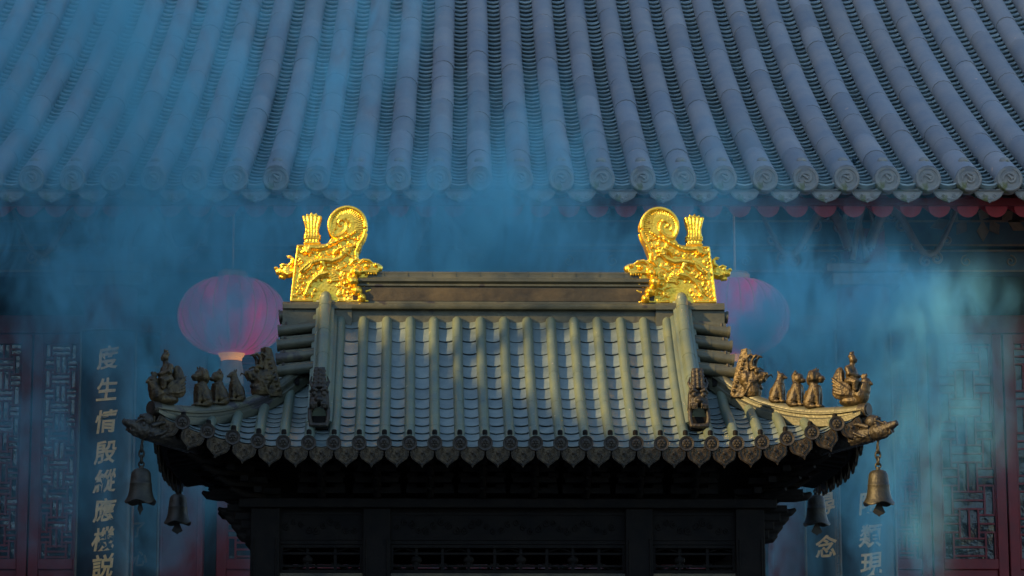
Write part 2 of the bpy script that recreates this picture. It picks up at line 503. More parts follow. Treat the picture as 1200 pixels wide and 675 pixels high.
# vertical ridges
def sweep_ridge(mb, pts, profile, up=(0, 0, 1)):
    """profile (side, height) swept along a path; heights are measured along the path's own normal"""
    n = len(pts); k = len(profile); vs = []
    for i, p in enumerate(pts):
        t = (pts[min(i + 1, n - 1)] - pts[max(i - 1, 0)]).normalized()
        side = t.cross(Vector(up)).normalized(); nn = side.cross(t).normalized()
        for s_, h_ in profile: vs.append(p + side * s_ + nn * h_)
    fs = [(i * k + j, i * k + (j + 1) % k, (i + 1) * k + (j + 1) % k, (i + 1) * k + j) for i in range(n - 1) for j in range(k)]
    fs += [tuple(range(k))[::-1], tuple((n - 1) * k + j for j in range(k))]
    mb.add(vs, fs)
def ridge_profile(w, h, capr, base=.03):
    pr = [(w, -base), (w, h * .30), (w * .86, h * .38), (w * .62, h * .42), (w * .60, h * .68), (w * .74, h * .72), (w * .74, h * .86), (w * .60, h * .92)]
    cap = [(capr * math.cos(R(a)), h * .92 + capr * .2 + capr * math.sin(R(a))) for a in (0, 22, 45, 67, 90, 113, 135, 158, 180)]
    return pr + cap + [(-a, b_) for a, b_ in pr[::-1]]
XV = .868
vprof = ridge_profile(.060, .062, .030)
for sg in (-1, 1):
    v = MB()
    for sy in (-1, 1):
        pts = [Vector((sg * XV, sy * (B - q), H(q) + .006)) for q in [.17 + .70 * i / 16 for i in range(17)]]
        # the upper end climbs over the main ridge
        pts.append(Vector((sg * XV, sy * .012, H(.89) + .02)))
        sweep_ridge(v, pts, vprof)
        for q in (.30, .44, .58, .72, .85):
            a = Vector((sg * XV, sy * (B - q), H(q) + .006)); b_ = Vector((sg * XV, sy * (B - q - .006), H(q + .006) + .006))
            t = (b_ - a).normalized(); nn = Vector((0, 0, 1)) - t * t.z; nn.normalize()
            v.tube([a + nn * .063, b_ + nn * .063], .0315, 14)
        v.ell((sg * XV, sy * .045, H(.86) + .088), (.03, .035, .04))
    v.build('gable_ridge', M['tile'], burner, smooth=50)

# hip ridges with their figures
def hip(d, sx, sy): return Vector((sx * (A - d), sy * (B - d), H(d) + G(2 * d) + DD(d)))
hprof = ridge_profile(.040, .048, .025, .03)
HT = [(-.02, 3.186), (.0, 3.186), (.1, 3.187), (.18, 3.193), (.27, 3.215), (.35, 3.245), (.45, 3.296), (.55, 3.385), (.62, 3.455), (.73, 3.565)]
def hip_top(d):
    for (a, za), (b_, zb) in zip(HT, HT[1:]):
        if d <= b_:
            t = (d - a) / (b_ - a); return za + (zb - za) * t
    return HT[-1][1]
def hip_s(d): return sum(hip_top(min(max(d + e, -.02), .73)) for e in (-.04, -.02, 0, .02, .04)) / 5
def sweep_hip(mb, ds, sx, sy, wid, capr, shift=0.0):
    k0 = None; vs = []
    for d in ds:
        p = hip(d, sx, sy); top = hip_s(d) + shift; base = p.z - .02; side = Vector((-sy, sx, 0)).normalized()
        hc = top - capr; hh = hc - base
        pr = [(wid, 0), (wid, hh * .50), (wid * .80, hh * .60), (wid * .62, hh * .62), (wid * .60, hh * .80), (wid * .86, hh * .84), (wid * .86, hh * .95), (capr, hh)]
        cap = [(capr * math.cos(R(a)), hh + capr * math.sin(R(a))) for a in (22, 45, 67, 90, 113, 135, 158)]
        full = pr + cap + [(-a, b_) for a, b_ in pr[::-1]]; k0 = len(full)
        for s_, h_ in full: vs.append(Vector((p.x, p.y, base + h_)) + side * s_)
    n = len(ds)
    fs = [(i * k0 + j, i * k0 + (j + 1) % k0, (i + 1) * k0 + (j + 1) % k0, (i + 1) * k0 + j) for i in range(n - 1) for j in range(k0)]
    fs += [tuple(range(k0))[::-1], tuple((n - 1) * k0 + j for j in range(k0))]
    mb.add(vs, fs)
figures = []
for sx in (-1, 1):
    for sy in (-1, 1):
        h_ = MB()
        sweep_hip(h_, [-.01 + .73 * i / 26 for i in range(27)], sx, sy, .042, .025)
        for d in (.10, .22, .34, .46, .58):
            pa = hip(d, sx, sy); pb = hip(d + .005, sx, sy); pa.z = hip_s(d) - .025; pb.z = hip_s(d + .005) - .025
            h_.tube([pa, pb], .0262, 14)
        h_.build('hip_ridge', M['ridge'], burner, smooth=50)
        # round end and medallion at the corner
        e = MB(); c = hip(-.012, sx, sy)
        dirv = Vector((sx, sy, 0)).normalized()
        c.z = 3.186 - .062
        e.tube([c + Vector((0, 0, .034)) - dirv * .03, c + Vector((0, 0, .034)) + dirv * .012], .033, 18)
        e.tube([c + Vector((0, 0, .034)) + dirv * .012, c + Vector((0, 0, .034)) + dirv * .016], .024, 18)
        e.ell(c + Vector((0, 0, -.024)) + dirv * .035, .034, seg=14)
        for k in range(7):
            a = 2 * PI * k / 7; s_ = Vector((-dirv.y, dirv.x, 0))
            e.ell(c + Vector((0, 0, -.024)) + dirv * .062 + s_ * .019 * math.cos(a) + Vector((0, 0, .019 * math.sin(a))), .009, seg=8, rings=6)
        e.build('ridge_end_roundel', M['dark'], burner)

# ---- figures. Local frames: +x points outward to the corner, z up, origin at the feet
def rotY(a): return Matrix.Rotation(R(a), 3, 'Y')
def phoenix_rider():
    s_ = .00050; P = lambda cx, cy, y=0: Vector(((500 - cx) * s_, y, (605 - cy) * s_))
    m_ = MB()
    m_.ell(P(520, 560), (130 * s_, .040, 55 * s_)); m_.ell(P(430, 500), (85 * s_, .042, 100 * s_)); m_.ell(P(540, 500), (110 * s_, .040, 85 * s_))
    m_.tube([P(440, 520), P(400, 450), P(385, 390)], [.044, .034, .028], 12)
    m_.ell(P(380, 375), (48 * s_, .024, 40 * s_)); m_.tube([P(350, 385), P(316, 402), P(312, 415)], [.014, .007, .003], 8)
    m_.tube([P(395, 345), P(385, 318), P(365, 300)], [.012, .009, .006], 8); m_.tube([P(410, 340), P(412, 315), P(395, 300)], [.010, .008, .005], 8)
    m_.tube([P(370, 410), P(362, 440), P(352, 480)], [.012, .008, .006], 8)
    # folded wings sweeping up behind the rider, and the fanned tail
    for y in (-.030, .030):
        m_.ell(P(600, 460, y), (105 * s_, .010, 85 * s_), rotY(-25))
        for k in range(5):
            m_.tube([P(520, 500 - k * 8, y * 1.2), P(600 + k * 4, 500 - 26 * k, y * 1.35), P(690 + k * 3, 470 - 34 * k, y * 1.1)], [.006, .007, .005], 6)
    m_.ell(P(650, 345), (58 * s_, .022, 125 * s_), rotY(8)); m_.ell(P(640, 430), (70 * s_, .030, 95 * s_))
    for k in range(4):
        m_.tube([P(590 + k * 25, 430, -.024), P(605 + k * 26, 330, -.026), P(618 + k * 18, 250 + abs(k - 1) * 14, -.012)], .0055, 6)
    body = m_.build('ridge_figure', M['figure'], None); fuse(body, .0032, 1, .0012, 90)
    r = MB()
    r.ell(P(520, 300), (60 * s_, .032, 85 * s_)); r.ell(P(515, 370), (80 * s_, .040, 60 * s_)); r.ell(P(540, 240), (45 * s_, .036, 35 * s_))
    for y in (-1, 1):
        r.tube([P(545, 240, y * .030), P(520, 300, y * .038), P(470, 318, y * .016), P(440, 318, 0)], [.015, .015, .013, .008], 8)
        r.tube([P(510, 370, y * .030), P(450, 390, y * .042), P(460, 450, y * .042), P(440, 468, y * .042)], [.024, .020, .014, .011], 8)
    r.tube([P(520, 230), P(512, 190)], [.016, .013], 10)
    r.ell(P(507, 155), (36 * s_, .019, 45 * s_)); r.ell(P(520, 125), (34 * s_, .018, 28 * s_)); r.ell(P(518, 92), (24 * s_, .012, 14 * s_)); r.ell(P(505, 82), (10 * s_, .006, 10 * s_))
    r.ell(P(473, 160), (.006, .005, .006)); r.ell(P(480, 180), (.008, .006, .004)); r.ell(P(479, 148, -.008), .004); r.ell(P(479, 148, .008), .004)
    ro_ = r.build('rider', M['figure'], body); fuse(ro_, .0028, 1, .0008, 120)
    return body
def seated_beast(kind):
    s_ = .00103; m_ = MB()
    P = lambda cx, cy, y=0: Vector((-cx * s_, y, cy * s_))      # cx grows away from the corner, cy up
    # trunk, haunches
    m_.tube([P(18, 30), P(6, 70), P(-8, 108)], [.036, .032, .026], 12)
    for y in (-1, 1):
        m_.ell(P(24, 22, y * .018), (.027, .016, .026)); m_.ell(P(6, 6, y * .022), (.024, .010, .008))
        m_.tube([P(-12, 88, y * .016), P(-20, 50, y * .017), P(-20, 10, y * .017)], [.017, .012, .010], 8); m_.ell(P(-26, 6, y * .017), (.016, .011, .008))
    m_.tube([P(34, 20), P(44, 50), P(38, 80)], [.012, .011, .006], 8)
    if kind == 0:   # lion: round maned head
        m_.ell(P(0, 138), (.034, .028, .032)); m_.ell(P(12, 128), (.028, .028, .034)); m_.ell(P(-30, 132), (.020, .018, .014)); m_.ell(P(-30, 120), (.014, .014, .008))
        for k in range(16):
            a = R(-30 + k * 15)
            m_.ell(P(0, 138 + 30 * math.sin(a), .028 * math.cos(a)), .010, seg=8, rings=6); m_.ell(P(16, 134 + 28 * math.sin(a), .026 * math.cos(a)), .011, seg=8, rings=6)
        for y in (-.014, .014): m_.tube([P(-6, 160, y), P(-14, 180, y)], [.009, .003], 6)
        for k in range(5): m_.ell(P(10 + 3 * k, 120 - 14 * k, 0), (.012, .024, .010))
    elif kind == 1:  # crested beast
        m_.ell(P(-8, 132), (.027, .023, .027)); m_.ell(P(-28, 122), (.019, .015, .012)); m_.tube([P(6, 118), P(14, 145), P(6, 172)], [.018, .015, .005], 8)
        for y in (-.014, .014): m_.tube([P(0, 150, y), P(6, 166, y)], [.010, .003], 6)
        for k in range(4): m_.ell(P(12 + 3 * k, 120 - 20 * k, 0), (.010, .020, .012))
    else:            # slim hound
        m_.tube([P(-4, 104), P(-10, 130)], [.024, .019], 10); m_.ell(P(-12, 138), (.022, .018, .018)); m_.tube([P(-20, 136), P(-46, 126)], [.014, .007], 8)
        for y in (-.010, .010): m_.tube([P(-4, 146, y), P(2, 166, y)], [.008, .003], 6)
    b_ = m_.build('ridge_figure', M['figure'], None); fuse(b_, .003, 1, .0012, 90); return b_
def beast_head():
    """large dragon head that looks down the hip ridge towards the corner"""
    s_ = .00103; m_ = MB(); P = lambda cx, cy, y=0: Vector(((700 - cx) * s_, y, (300 - cy) * s_))
    m_.prism([(P(*q).x, P(*q).z) for q in [(710, 75), (738, 80), (760, 150), (780, 230), (795, 300), (690, 300), (700, 200)]], -.030, .030)
    m_.ell(P(690, 215), (.050, .038, .045)); m_.tube([P(690, 200), P(650, 205), P(626, 212)], [.036, .028, .020], 10)
    m_.ell(P(632, 196), (.016, .018, .012)); m_.tube([P(690, 250), P(665, 262), P(646, 252)], [.024, .018, .012], 10)
    m_.tube([P(700, 235), P(690, 280), P(690, 298)], [.046, .042, .036], 12)
    for y in (-1, 1):
        m_.ell(P(664, 186, y * .026), .012); m_.tube([P(650, 176, y * .026), P(670, 166, y * .030), P(692, 176, y * .032)], [.006, .009, .006], 7)
        m_.tube([P(690, 170, y * .018), P(686, 130, y * .022), P(668, 108, y * .022), P(652, 116, y * .022)], [.011, .009, .007, .003], 8)
        m_.tube([P(706, 160, y * .018), P(710, 122, y * .026), P(692, 104, y * .026), P(680, 114, y * .026)], [.010, .008, .006, .003], 8)
        for k in range(7): m_.tube([P(668 + 6 * k, 228 + 10 * k, y * .030), P(690 + 5 * k, 238 + 9 * k, y * .040), P(694 + 4 * k, 226 + 9 * k, y * .040)], [.007, .008, .004], 6)
        for k in range(8): m_.ell(P(722 + 7 * k, 130 + 20 * k, y * .030), .009, seg=8, rings=6)
        for k in range(5): m_.ell(P(640 + 9 * k, 226, y * .018), (.004, .004, .009), seg=6, rings=5)
        m_.tube([P(626, 204, y * .018), P(610, 196, y * .026), P(606, 210, y * .03)], [.006, .005, .003], 6)
    m_.ell(P(720, 215), (.040, .046, .050))
    b_ = m_.build('ridge_beast_head', M['figure'], None); fuse(b_, .003, 1, .002, 85); return b_
def mask_beast():
    """beast that closes the lower end of a gable ridge, looking at the courtyard (towards -y)"""
    m_ = MB()
    m_.prism([(-.042, .082), (.042, .082), (.046, .10), (.042, .17), (.026, .24), (.024, .285), (-.024, .285), (-.026, .24), (-.042, .17), (-.046, .10)], -.02, .05)
    m_.prism([(-.042, 0), (.042, 0), (.042, .084), (-.042, .084)], .018, .05)
    m_.ell((0, -.02, .135), (.040, .030, .035)); m_.ell((0, -.050, .120), (.020, .022, .016))
    for y in (-1, 1):
        m_.ell((y * .022, -.045, .150), .012); m_.tube([(y * .006, -.05, .162), (y * .025, -.055, .172), (y * .043, -.035, .160)], [.007, .010, .006], 7)
        m_.tube([(y * .008, -.055, .100), (y * .032, -.050, .100), (y * .040, -.02, .08)], [.009, .010, .008], 7)
        m_.tube([(y * .040, -.02, .09), (y * .042, -.03, .04), (y * .034, -.03, .0)], [.012, .010, .010], 7)
        for k in range(5): m_.ell((y * (.020 - .001 * k), -.030 + .004 * k, .188 + .020 * k), (.014, .012, .012), seg=9, rings=6)
        m_.tube([(y * .030, -.02, .185), (y * .044, -.01, .215), (y * .034, -.01, .245)], [.009, .007, .003], 6)
        for k in range(3): m_.ell((y * (.010 + .010 * k), -.052, .088), (.004, .005, .010), seg=6, rings=5)
    for k in range(5): m_.ell((0, -.034 + .004 * k, .190 + .021 * k), (.010, .012, .011), seg=9, rings=6)
    for k in range(4): m_.tube([(-.038, -.038, .105 + .009 * k), (0, -.052, .110 + .009 * k), (.038, -.038, .105 + .009 * k)], .0045, 6)
    m_.tube([(-.034, -.03, .008), (0, -.036, .004), (.034, -.03, .008)], .012, 7)
    b_ = m_.build('gable_ridge_beast', M['dark'], None); fuse(b_, .003, 1, .0012, 90)
    d_ = MB(); d_.bx(-.036, .036, .0, .016, .006, .080); d_.build('mouth_shade', M['body'], b_, smooth=0); return b_  # near-black box stands in for the shade inside the mouth

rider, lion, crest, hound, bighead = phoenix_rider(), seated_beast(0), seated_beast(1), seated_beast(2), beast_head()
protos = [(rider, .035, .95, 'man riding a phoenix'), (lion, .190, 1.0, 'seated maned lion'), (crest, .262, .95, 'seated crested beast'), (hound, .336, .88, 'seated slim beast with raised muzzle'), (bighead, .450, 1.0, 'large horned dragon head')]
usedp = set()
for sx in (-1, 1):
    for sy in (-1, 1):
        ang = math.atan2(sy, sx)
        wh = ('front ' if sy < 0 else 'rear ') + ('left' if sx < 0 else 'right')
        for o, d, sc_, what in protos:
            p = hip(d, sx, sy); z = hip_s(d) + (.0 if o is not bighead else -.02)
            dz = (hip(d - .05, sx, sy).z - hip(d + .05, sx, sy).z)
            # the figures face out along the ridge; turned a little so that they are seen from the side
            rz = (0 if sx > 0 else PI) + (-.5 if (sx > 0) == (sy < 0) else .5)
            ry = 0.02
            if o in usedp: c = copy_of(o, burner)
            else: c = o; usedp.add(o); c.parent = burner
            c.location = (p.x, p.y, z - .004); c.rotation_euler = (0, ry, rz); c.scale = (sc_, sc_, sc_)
            c['label'] = f'{what} on the {wh} hip of the roof'
mk = mask_beast(); k_ = 0
for sx in (-1, 1):
    for sy in (-1, 1):
        c = mk if k_ == 0 else copy_of(mk, burner); k_ += 1; c.parent = burner
        q = .135; c.location = (sx * XV, sy * (B - q), H(q) + .012); c.rotation_euler = (R(-8), 0, 0 if sy < 0 else PI)
        if sy > 0: c.rotation_euler = (R(-8), 0, PI)

# corner beam heads
def beam_head():
    m_ = MB()   # +x outward
    m_.tube([(-.30, 0, -.035), (-.05, 0, -.010), (.06, 0, .0)], [.052, .050, .046], 12)
    m_.ell((.09, 0, .006), (.075, .042, .044)); m_.tube([(.10, 0, .012), (.17, 0, .026), (.215, 0, .040)], [.036, .026, .014], 10)
    m_.tube([(.08, 0, -.022), (.14, 0, -.016), (.18, 0, -.002)], [.024, .017, .010], 8)
    for y in (-1, 1):
        m_.ell((.105, y * .030, .034), .013)
        m_.tube([(.06, y * .034, .03), (.01, y * .046, .050), (-.05, y * .044, .062)], [.014, .011, .005], 7)
        for k in range(6): m_.tube([(.04 - .02 * k, y * .040, -.02 + .010 * (k % 3)), (.0 - .02 * k, y * .052, -.005 + .012 * (k % 3)), (-.02 - .02 * k, y * .050, .012 + .01 * (k % 2))], [.010, .009, .004], 6)
        m_.ell((.195, y * .010, .044), .008); m_.tube([(.15, y * .022, .04), (.12, y * .03, .058), (.09, y * .028, .064)], [.007, .006, .004], 6)
        for k in range(4): m_.ell((.12 + .02 * k, y * .016, .0), (.004, .004, .010), seg=6, rings=5)
    b_ = m_.build('corner_beam_head', M['dark'], None); fuse(b_, .0035, 1, .003, 70); return b_
bh = beam_head(); k_ = 0
for sx in (-1, 1):
    for sy in (-1, 1):
        c = bh if k_ == 0 else copy_of(bh, burner); k_ += 1; c.parent = burner
        c.scale = (.88, .85, .85); c.location = (sx * (A - .002), sy * (B - .002), Z0 + .046); c.rotation_euler = (0, R(-2), math.atan2(sy, sx))

# ---- gilded ridge ornaments
def gilded(sx):
    s_ = .00112
    P = lambda cx, cy: ((cx - 345) * s_, (487 - cy) * s_)
    T = .050
    m_ = MB()
    circ = [(410 + 82 * math.cos(R(a)), 141 - 81 * math.sin(R(a))) for a in range(-20, 236, 12)]
    outline = [(163, 487), (170, 420), (178, 340), (190, 228), (240, 226), (322, 224), (342, 196)] + circ[::-1] + [(470, 240), (458, 268), (462, 292), (500, 290), (545, 318), (550, 340), (505, 362), (485, 385), (486, 408), (505, 432), (512, 485)]
    m_.prism([P(*q) for q in outline], -T, T)
    hb = m_.build('gilded_ridge_ornament', M['gold'], None)
    r = MB()
    def both(fn):
        for y in (-1, 1): fn(y)
    def tb(y, pts, rad, off=0.0):
        r.tube([(P(a, b_)[0], y * (T + off), P(a, b_)[1]) for a, b_ in pts], [q * s_ for q in rad] if isinstance(rad, list) else rad * s_, 7)
    def sp(y, cx, cy, rx, rz=None, ry=None, off=0.0):
        rz = rx if rz is None else rz; ry = rx if ry is None else ry
        r.ell((P(cx, cy)[0], y * (T + off), P(cx, cy)[1]), (rx * s_, ry * s_, rz * s_), seg=10, rings=7)
    r.prism([P(*q) for q in outline], -T + .004, T - .004)
    rng = random.Random(5)
    for y in (-1, 1):
        # border rim running up the tail and round the scroll
        tail = [(452, 292), (447, 262), (462, 226), (482, 192), (491, 160)]
        scr = [(410 + 80 * math.cos(R(q)), 141 - 80 * math.sin(R(q))) for q in range(-8, 222, 9)]
        inn = [(356, 193), (374, 188), (392, 178), (405, 162), (409, 144), (404, 126), (391, 115), (377, 119), (370, 131), (375, 142), (385, 143)]
        tb(y, tail, 8); tb(y, scr, 8.5); tb(y, [scr[-1]] + inn, [8.5, 8, 7.5, 7, 6.5, 6, 5.5, 5.2, 5, 4.6, 4.4, 4])
        # scaly ribs between the rim and the inner curl
        for k in range(34):
            q = R(-62 + k * 8.2); bx0, by0 = 390, 140
            ex, ey = 410 + 73 * math.cos(q), 141 - 73 * math.sin(q); st = (bx0 + 30 * math.cos(q), by0 - 30 * math.sin(q))
            mid = ((st[0] + ex) / 2 + 5 * math.sin(q), (st[1] + ey) / 2 + 5 * math.cos(q))
            tb(y, [st, mid, (ex, ey)], [1.8, 2.4, 3.0])
        for k in range(22):
            cx, cy = rng.uniform(350, 470), rng.uniform(192, 236)
            if cx - 350 < (236 - cy) * .2: continue
            sp(y, cx, cy, 4.5)
        # edge rim of the body block
        tb(y, [(168, 478), (176, 400), (184, 320), (196, 234), (250, 232), (322, 230)], 5); tb(y, [(168, 476), (262, 476)], 7); tb(y, [(372, 476), (505, 478)], 6)
        # upper dragon
        d1 = [(232, 262), (250, 240), (280, 244), (310, 240), (345, 222), (390, 200), (430, 182), (452, 166)]
        tb(y, d1, [17, 15, 13, 12, 11, 9, 7, 3], .002)
        d2 = [(206, 352), (228, 330), (250, 312), (282, 300), (312, 296), (345, 300), (378, 288), (404, 262), (398, 244), (372, 252), (350, 272)]
        tb(y, d2, [6, 10, 12, 13, 14, 15, 14, 12, 10, 9, 8], .004)
        for k in range(len(d2) - 1):
            for t in (0, .33, .66):
                cx = d2[k][0] + (d2[k + 1][0] - d2[k][0]) * t; cy = d2[k][1] + (d2[k + 1][1] - d2[k][1]) * t
                sp(y, cx, cy - 4, 5.5, off=.013)
        for k in range(len(d1) - 1):
            for t in (0, .5):
                sp(y, d1[k][0] + (d1[k + 1][0] - d1[k][0]) * t, d1[k][1] + (d1[k + 1][1] - d1[k][1]) * t, 5, off=.012)
        sp(y, 238, 252, 22, 20, 12); sp(y, 222, 262, 12, 10, 14); sp(y, 244, 244, 6, 6, 18)
        # dragon face of the second one
        sp(y, 404, 252, 22, 18, 16); sp(y, 388, 264, 12, 10, 20); sp(y, 414, 240, 6, 6, 20); tb(y, [(420, 244), (440, 232), (446, 214)], [6, 4, 2], .006); tb(y, [(410, 270), (430, 280), (436, 300)], [5, 4, 2], .006)
        # legs and claws
        for leg in ([(262, 300), (246, 330), (222, 345)], [(330, 352), (290, 362), (256, 392), (240, 420), (232, 446)], [(300, 306), (312, 330), (300, 352)]):
            tb(y, leg, [12, 10, 8, 7, 6][:len(leg)], .006)
            ex, ey = leg[-1]
            for a in (-50, -15, 20, 55): tb(y, [(ex, ey), (ex + 14 * math.sin(R(a)), ey + 14 * math.cos(R(a)))], [5, 2], .008)
        # wing fan
        for k in range(9):
            a = R(8 + k * 16); tb(y, [(320 + 22 * math.cos(a), 392 - 20 * math.sin(a)), (320 + 60 * math.cos(a), 392 - 46 * math.sin(a))], [4, 5.5], .003)
        # clouds and waves
        for cx, cy, rr in [(205, 300, 14), (212, 395, 20), (198, 420, 13), (218, 366, 13), (208, 255, 10), (372, 330, 14), (352, 352, 10), (396, 318, 10), (300, 272, 10), (330, 262, 9), (376, 222, 9), (412, 206, 8), (432, 300, 12), (262, 350, 9), (205, 440, 10), (186, 452, 8), (280, 330, 8), (366, 375, 12), (386, 440, 12), (374, 408, 9), (430, 470, 9)]:
            sg_ = rng.choice((-1, 1)); c = P(cx, cy)
            ring_tex_curl(r, c[0], c[1], rr * s_, y * T, 3.6 * s_, sg_)
        for k in range(10):
            c = P(rng.uniform(200, 390), rng.uniform(250, 462)); ring_tex_curl(r, c[0], c[1], rng.uniform(6, 11) * s_, y * T, 2.8 * s_, rng.choice((-1, 1)))
        for k in range(110):
            cx = rng.uniform(196, 440); cy = rng.uniform(250, 465)
            if cx > 396 or (262 < cx < 372 and cy > 392): continue
            a = rng.uniform(0, 360); L = rng.uniform(8, 18)
            tb(y, [(cx, cy), (cx + L * .6 * math.cos(R(a)), cy + L * .6 * math.sin(R(a))), (cx + L * math.cos(R(a + 40)), cy + L * math.sin(R(a + 40)))], [3, 4, 2])
        # pearls and rings by the jaw
        for cx, cy, rr in ((450, 350, 21), (436, 392, 26), (456, 434, 23), (476, 464, 19)): sp(y, cx, cy, rr * 1.05, rr * 1.05, rr * 1.7, .0)
        for cx, cy, rr in ((404, 400, 24), (416, 440, 22), (420, 468, 16), (402, 360, 16)):
            r.tube([(P(cx, cy)[0] + rr * s_ * math.cos(R(a)), y * T, P(cx, cy)[1] + rr * s_ * math.sin(R(a))) for a in range(0, 360, 24)], 5 * s_, 6, closed=True)
            sp(y, cx, cy, rr * .5, off=0)
        # jaw side flames
        for k, (cx, cy) in enumerate(((486, 385), (494, 410), (504, 436))): tb(y, [(cx - 12, cy), (cx + 6, cy - 6), (cx + 14, cy - 18)], [7, 6, 2])
        # eye, brow, lip of the big head
        sp(y, 496, 322, 13, 12, 18); tb(y, [(462, 312), (480, 296), (506, 298), (520, 308)], [6, 8, 7, 4], .004)
        tb(y, [(470, 348), (500, 346), (530, 350), (548, 346)], [8, 7, 6, 4], .002); sp(y, 536, 318, 10, 9, 20)
        for k in range(5): sp(y, 494 + 11 * k, 356, 3.4, 8, 8)
        tb(y, [(452, 292), (436, 300), (424, 318)], [10, 9, 5]); tb(y, [(440, 318), (466, 330), (470, 350)], [6, 6, 4])
    r.ell((P(520, 324)[0], 0, P(520, 324)[1]), (46 * s_, .040, 26 * s_)); r.ell((P(548, 322)[0], 0, P(548, 322)[1]), (18 * s_, .026, 14 * s_))
    r.ell((P(508, 356)[0], 0, P(508, 356)[1]), (34 * s_, .034, 10 * s_))
    r.tube([(P(548, 312)[0], 0, P(548, 312)[1]), (P(562, 318)[0], 0, P(562, 318)[1])], [.009, .006], 7)
    r.tube([(P(500, 440)[0], 0, P(500, 440)[1]), (P(520, 436)[0], 0, P(520, 432)[1])], [.014, .004], 7)
    main = r.build('gilded_ridge_ornament', M['gold'], burner); bpy.data.objects.remove(hb)
    fuse(main, .0024, 1, .0008, 120)
    # fan shaped sword hilt
    h = MB(); hs = []
    hilt = [(222, 230), (224, 205), (218, 186), (226, 165), (224, 130), (211, 100), (215, 92), (228, 96), (232, 84), (243, 92), (252, 78), (262, 90), (274, 82), (280, 93), (294, 94), (298, 100), (286, 130), (284, 165), (291, 186), (286, 205), (290, 230)]
    h.prism([P(*q) for q in hilt], -.026, .026)
    for y in (-1, 1):
        for k in range(5):
            x0 = 231 + 12 * k; xt = 219 + 18 * k
            h.tube([(P(x0, 190)[0], y * .026, P(x0, 190)[1]), (P(x0, 150)[0], y * .028, P(x0, 150)[1]), (P((x0 + xt) / 2, 120)[0], y * .028, P(0, 120)[1]), (P(xt, 98)[0], y * .024, P(0, 98)[1])], [6.2 * s_, 6.4 * s_, 7.5 * s_, 8.0 * s_], 7)
        for zz in (184, 196, 216): h.tube([(P(222, zz)[0], y * .026, P(0, zz)[1]), (P(290, zz)[0], y * .026, P(0, zz)[1])], 4.5 * s_, 7)
        for k in range(4): h.ell((P(236 + 14 * k, 206)[0], y * .026, P(0, 206)[1]), 5 * s_, seg=8, rings=6)
    for zz in (184, 196, 216):
        for xx in (222, 290): h.tube([(P(xx, zz)[0], -.026, P(0, zz)[1]), (P(xx, zz)[0], .026, P(0, zz)[1])], 4.5 * s_, 7)
    ho = h.build('sword_hilt', M['gold'], main); fuse(ho, .0027, 0, .0008, 110)
    # small beast on the outer edge
    q = MB(); V = lambda cx, cy, y=0: Vector((P(cx, cy)[0], y, P(cx, cy)[1]))
    q.ell(V(150, 340), (36 * s_, .036, 30 * s_)); q.tube([V(150, 335), V(118, 340), V(98, 345)], [.030, .022, .012], 9); q.ell(V(98, 326), (9 * s_, .016, 9 * s_)); q.tube([V(176, 340), V(190, 340)], [.036, .040], 10)
    q.tube([V(140, 366), V(112, 366)], [.014, .008], 8)
    for y in (-1, 1):
        q.tube([V(150, 320, y * .015), V(168, 305, y * .020), V(172, 286, y * .020), V(160, 274, y * .020), V(146, 276, y * .018)], [.011, .010, .008, .006, .003], 8)
        q.ell(V(128, 326, y * .022), .010); q.tube([V(116, 316, y * .022), V(134, 312, y * .028), V(148, 320, y * .03)], [.005, .007, .005], 6)
        for k in range(5): q.tube([V(140 + 8 * k, 350, y * .03), V(152 + 8 * k, 358 - 3 * k, y * .036), V(164 + 6 * k, 350 - 4 * k, y * .034)], [.006, .006, .003], 6)
    qo = q.build('small_beast_head', M['gold'], main); fuse(qo, .0027, 0, .0012, 110)
    if sx > 0:
        for o in (main, ho, qo):
            for v in o.data.vertices: v.co.x = -v.co.x
            o.data.flip_normals()
    main.location = (sx * .838, 0, ZR + .032)
    main['label'] = 'gilded dragon ridge ornament at the ' + ('left' if sx < 0 else 'right') + ' end of the main ridge'
gilded(-1); gilded(1)

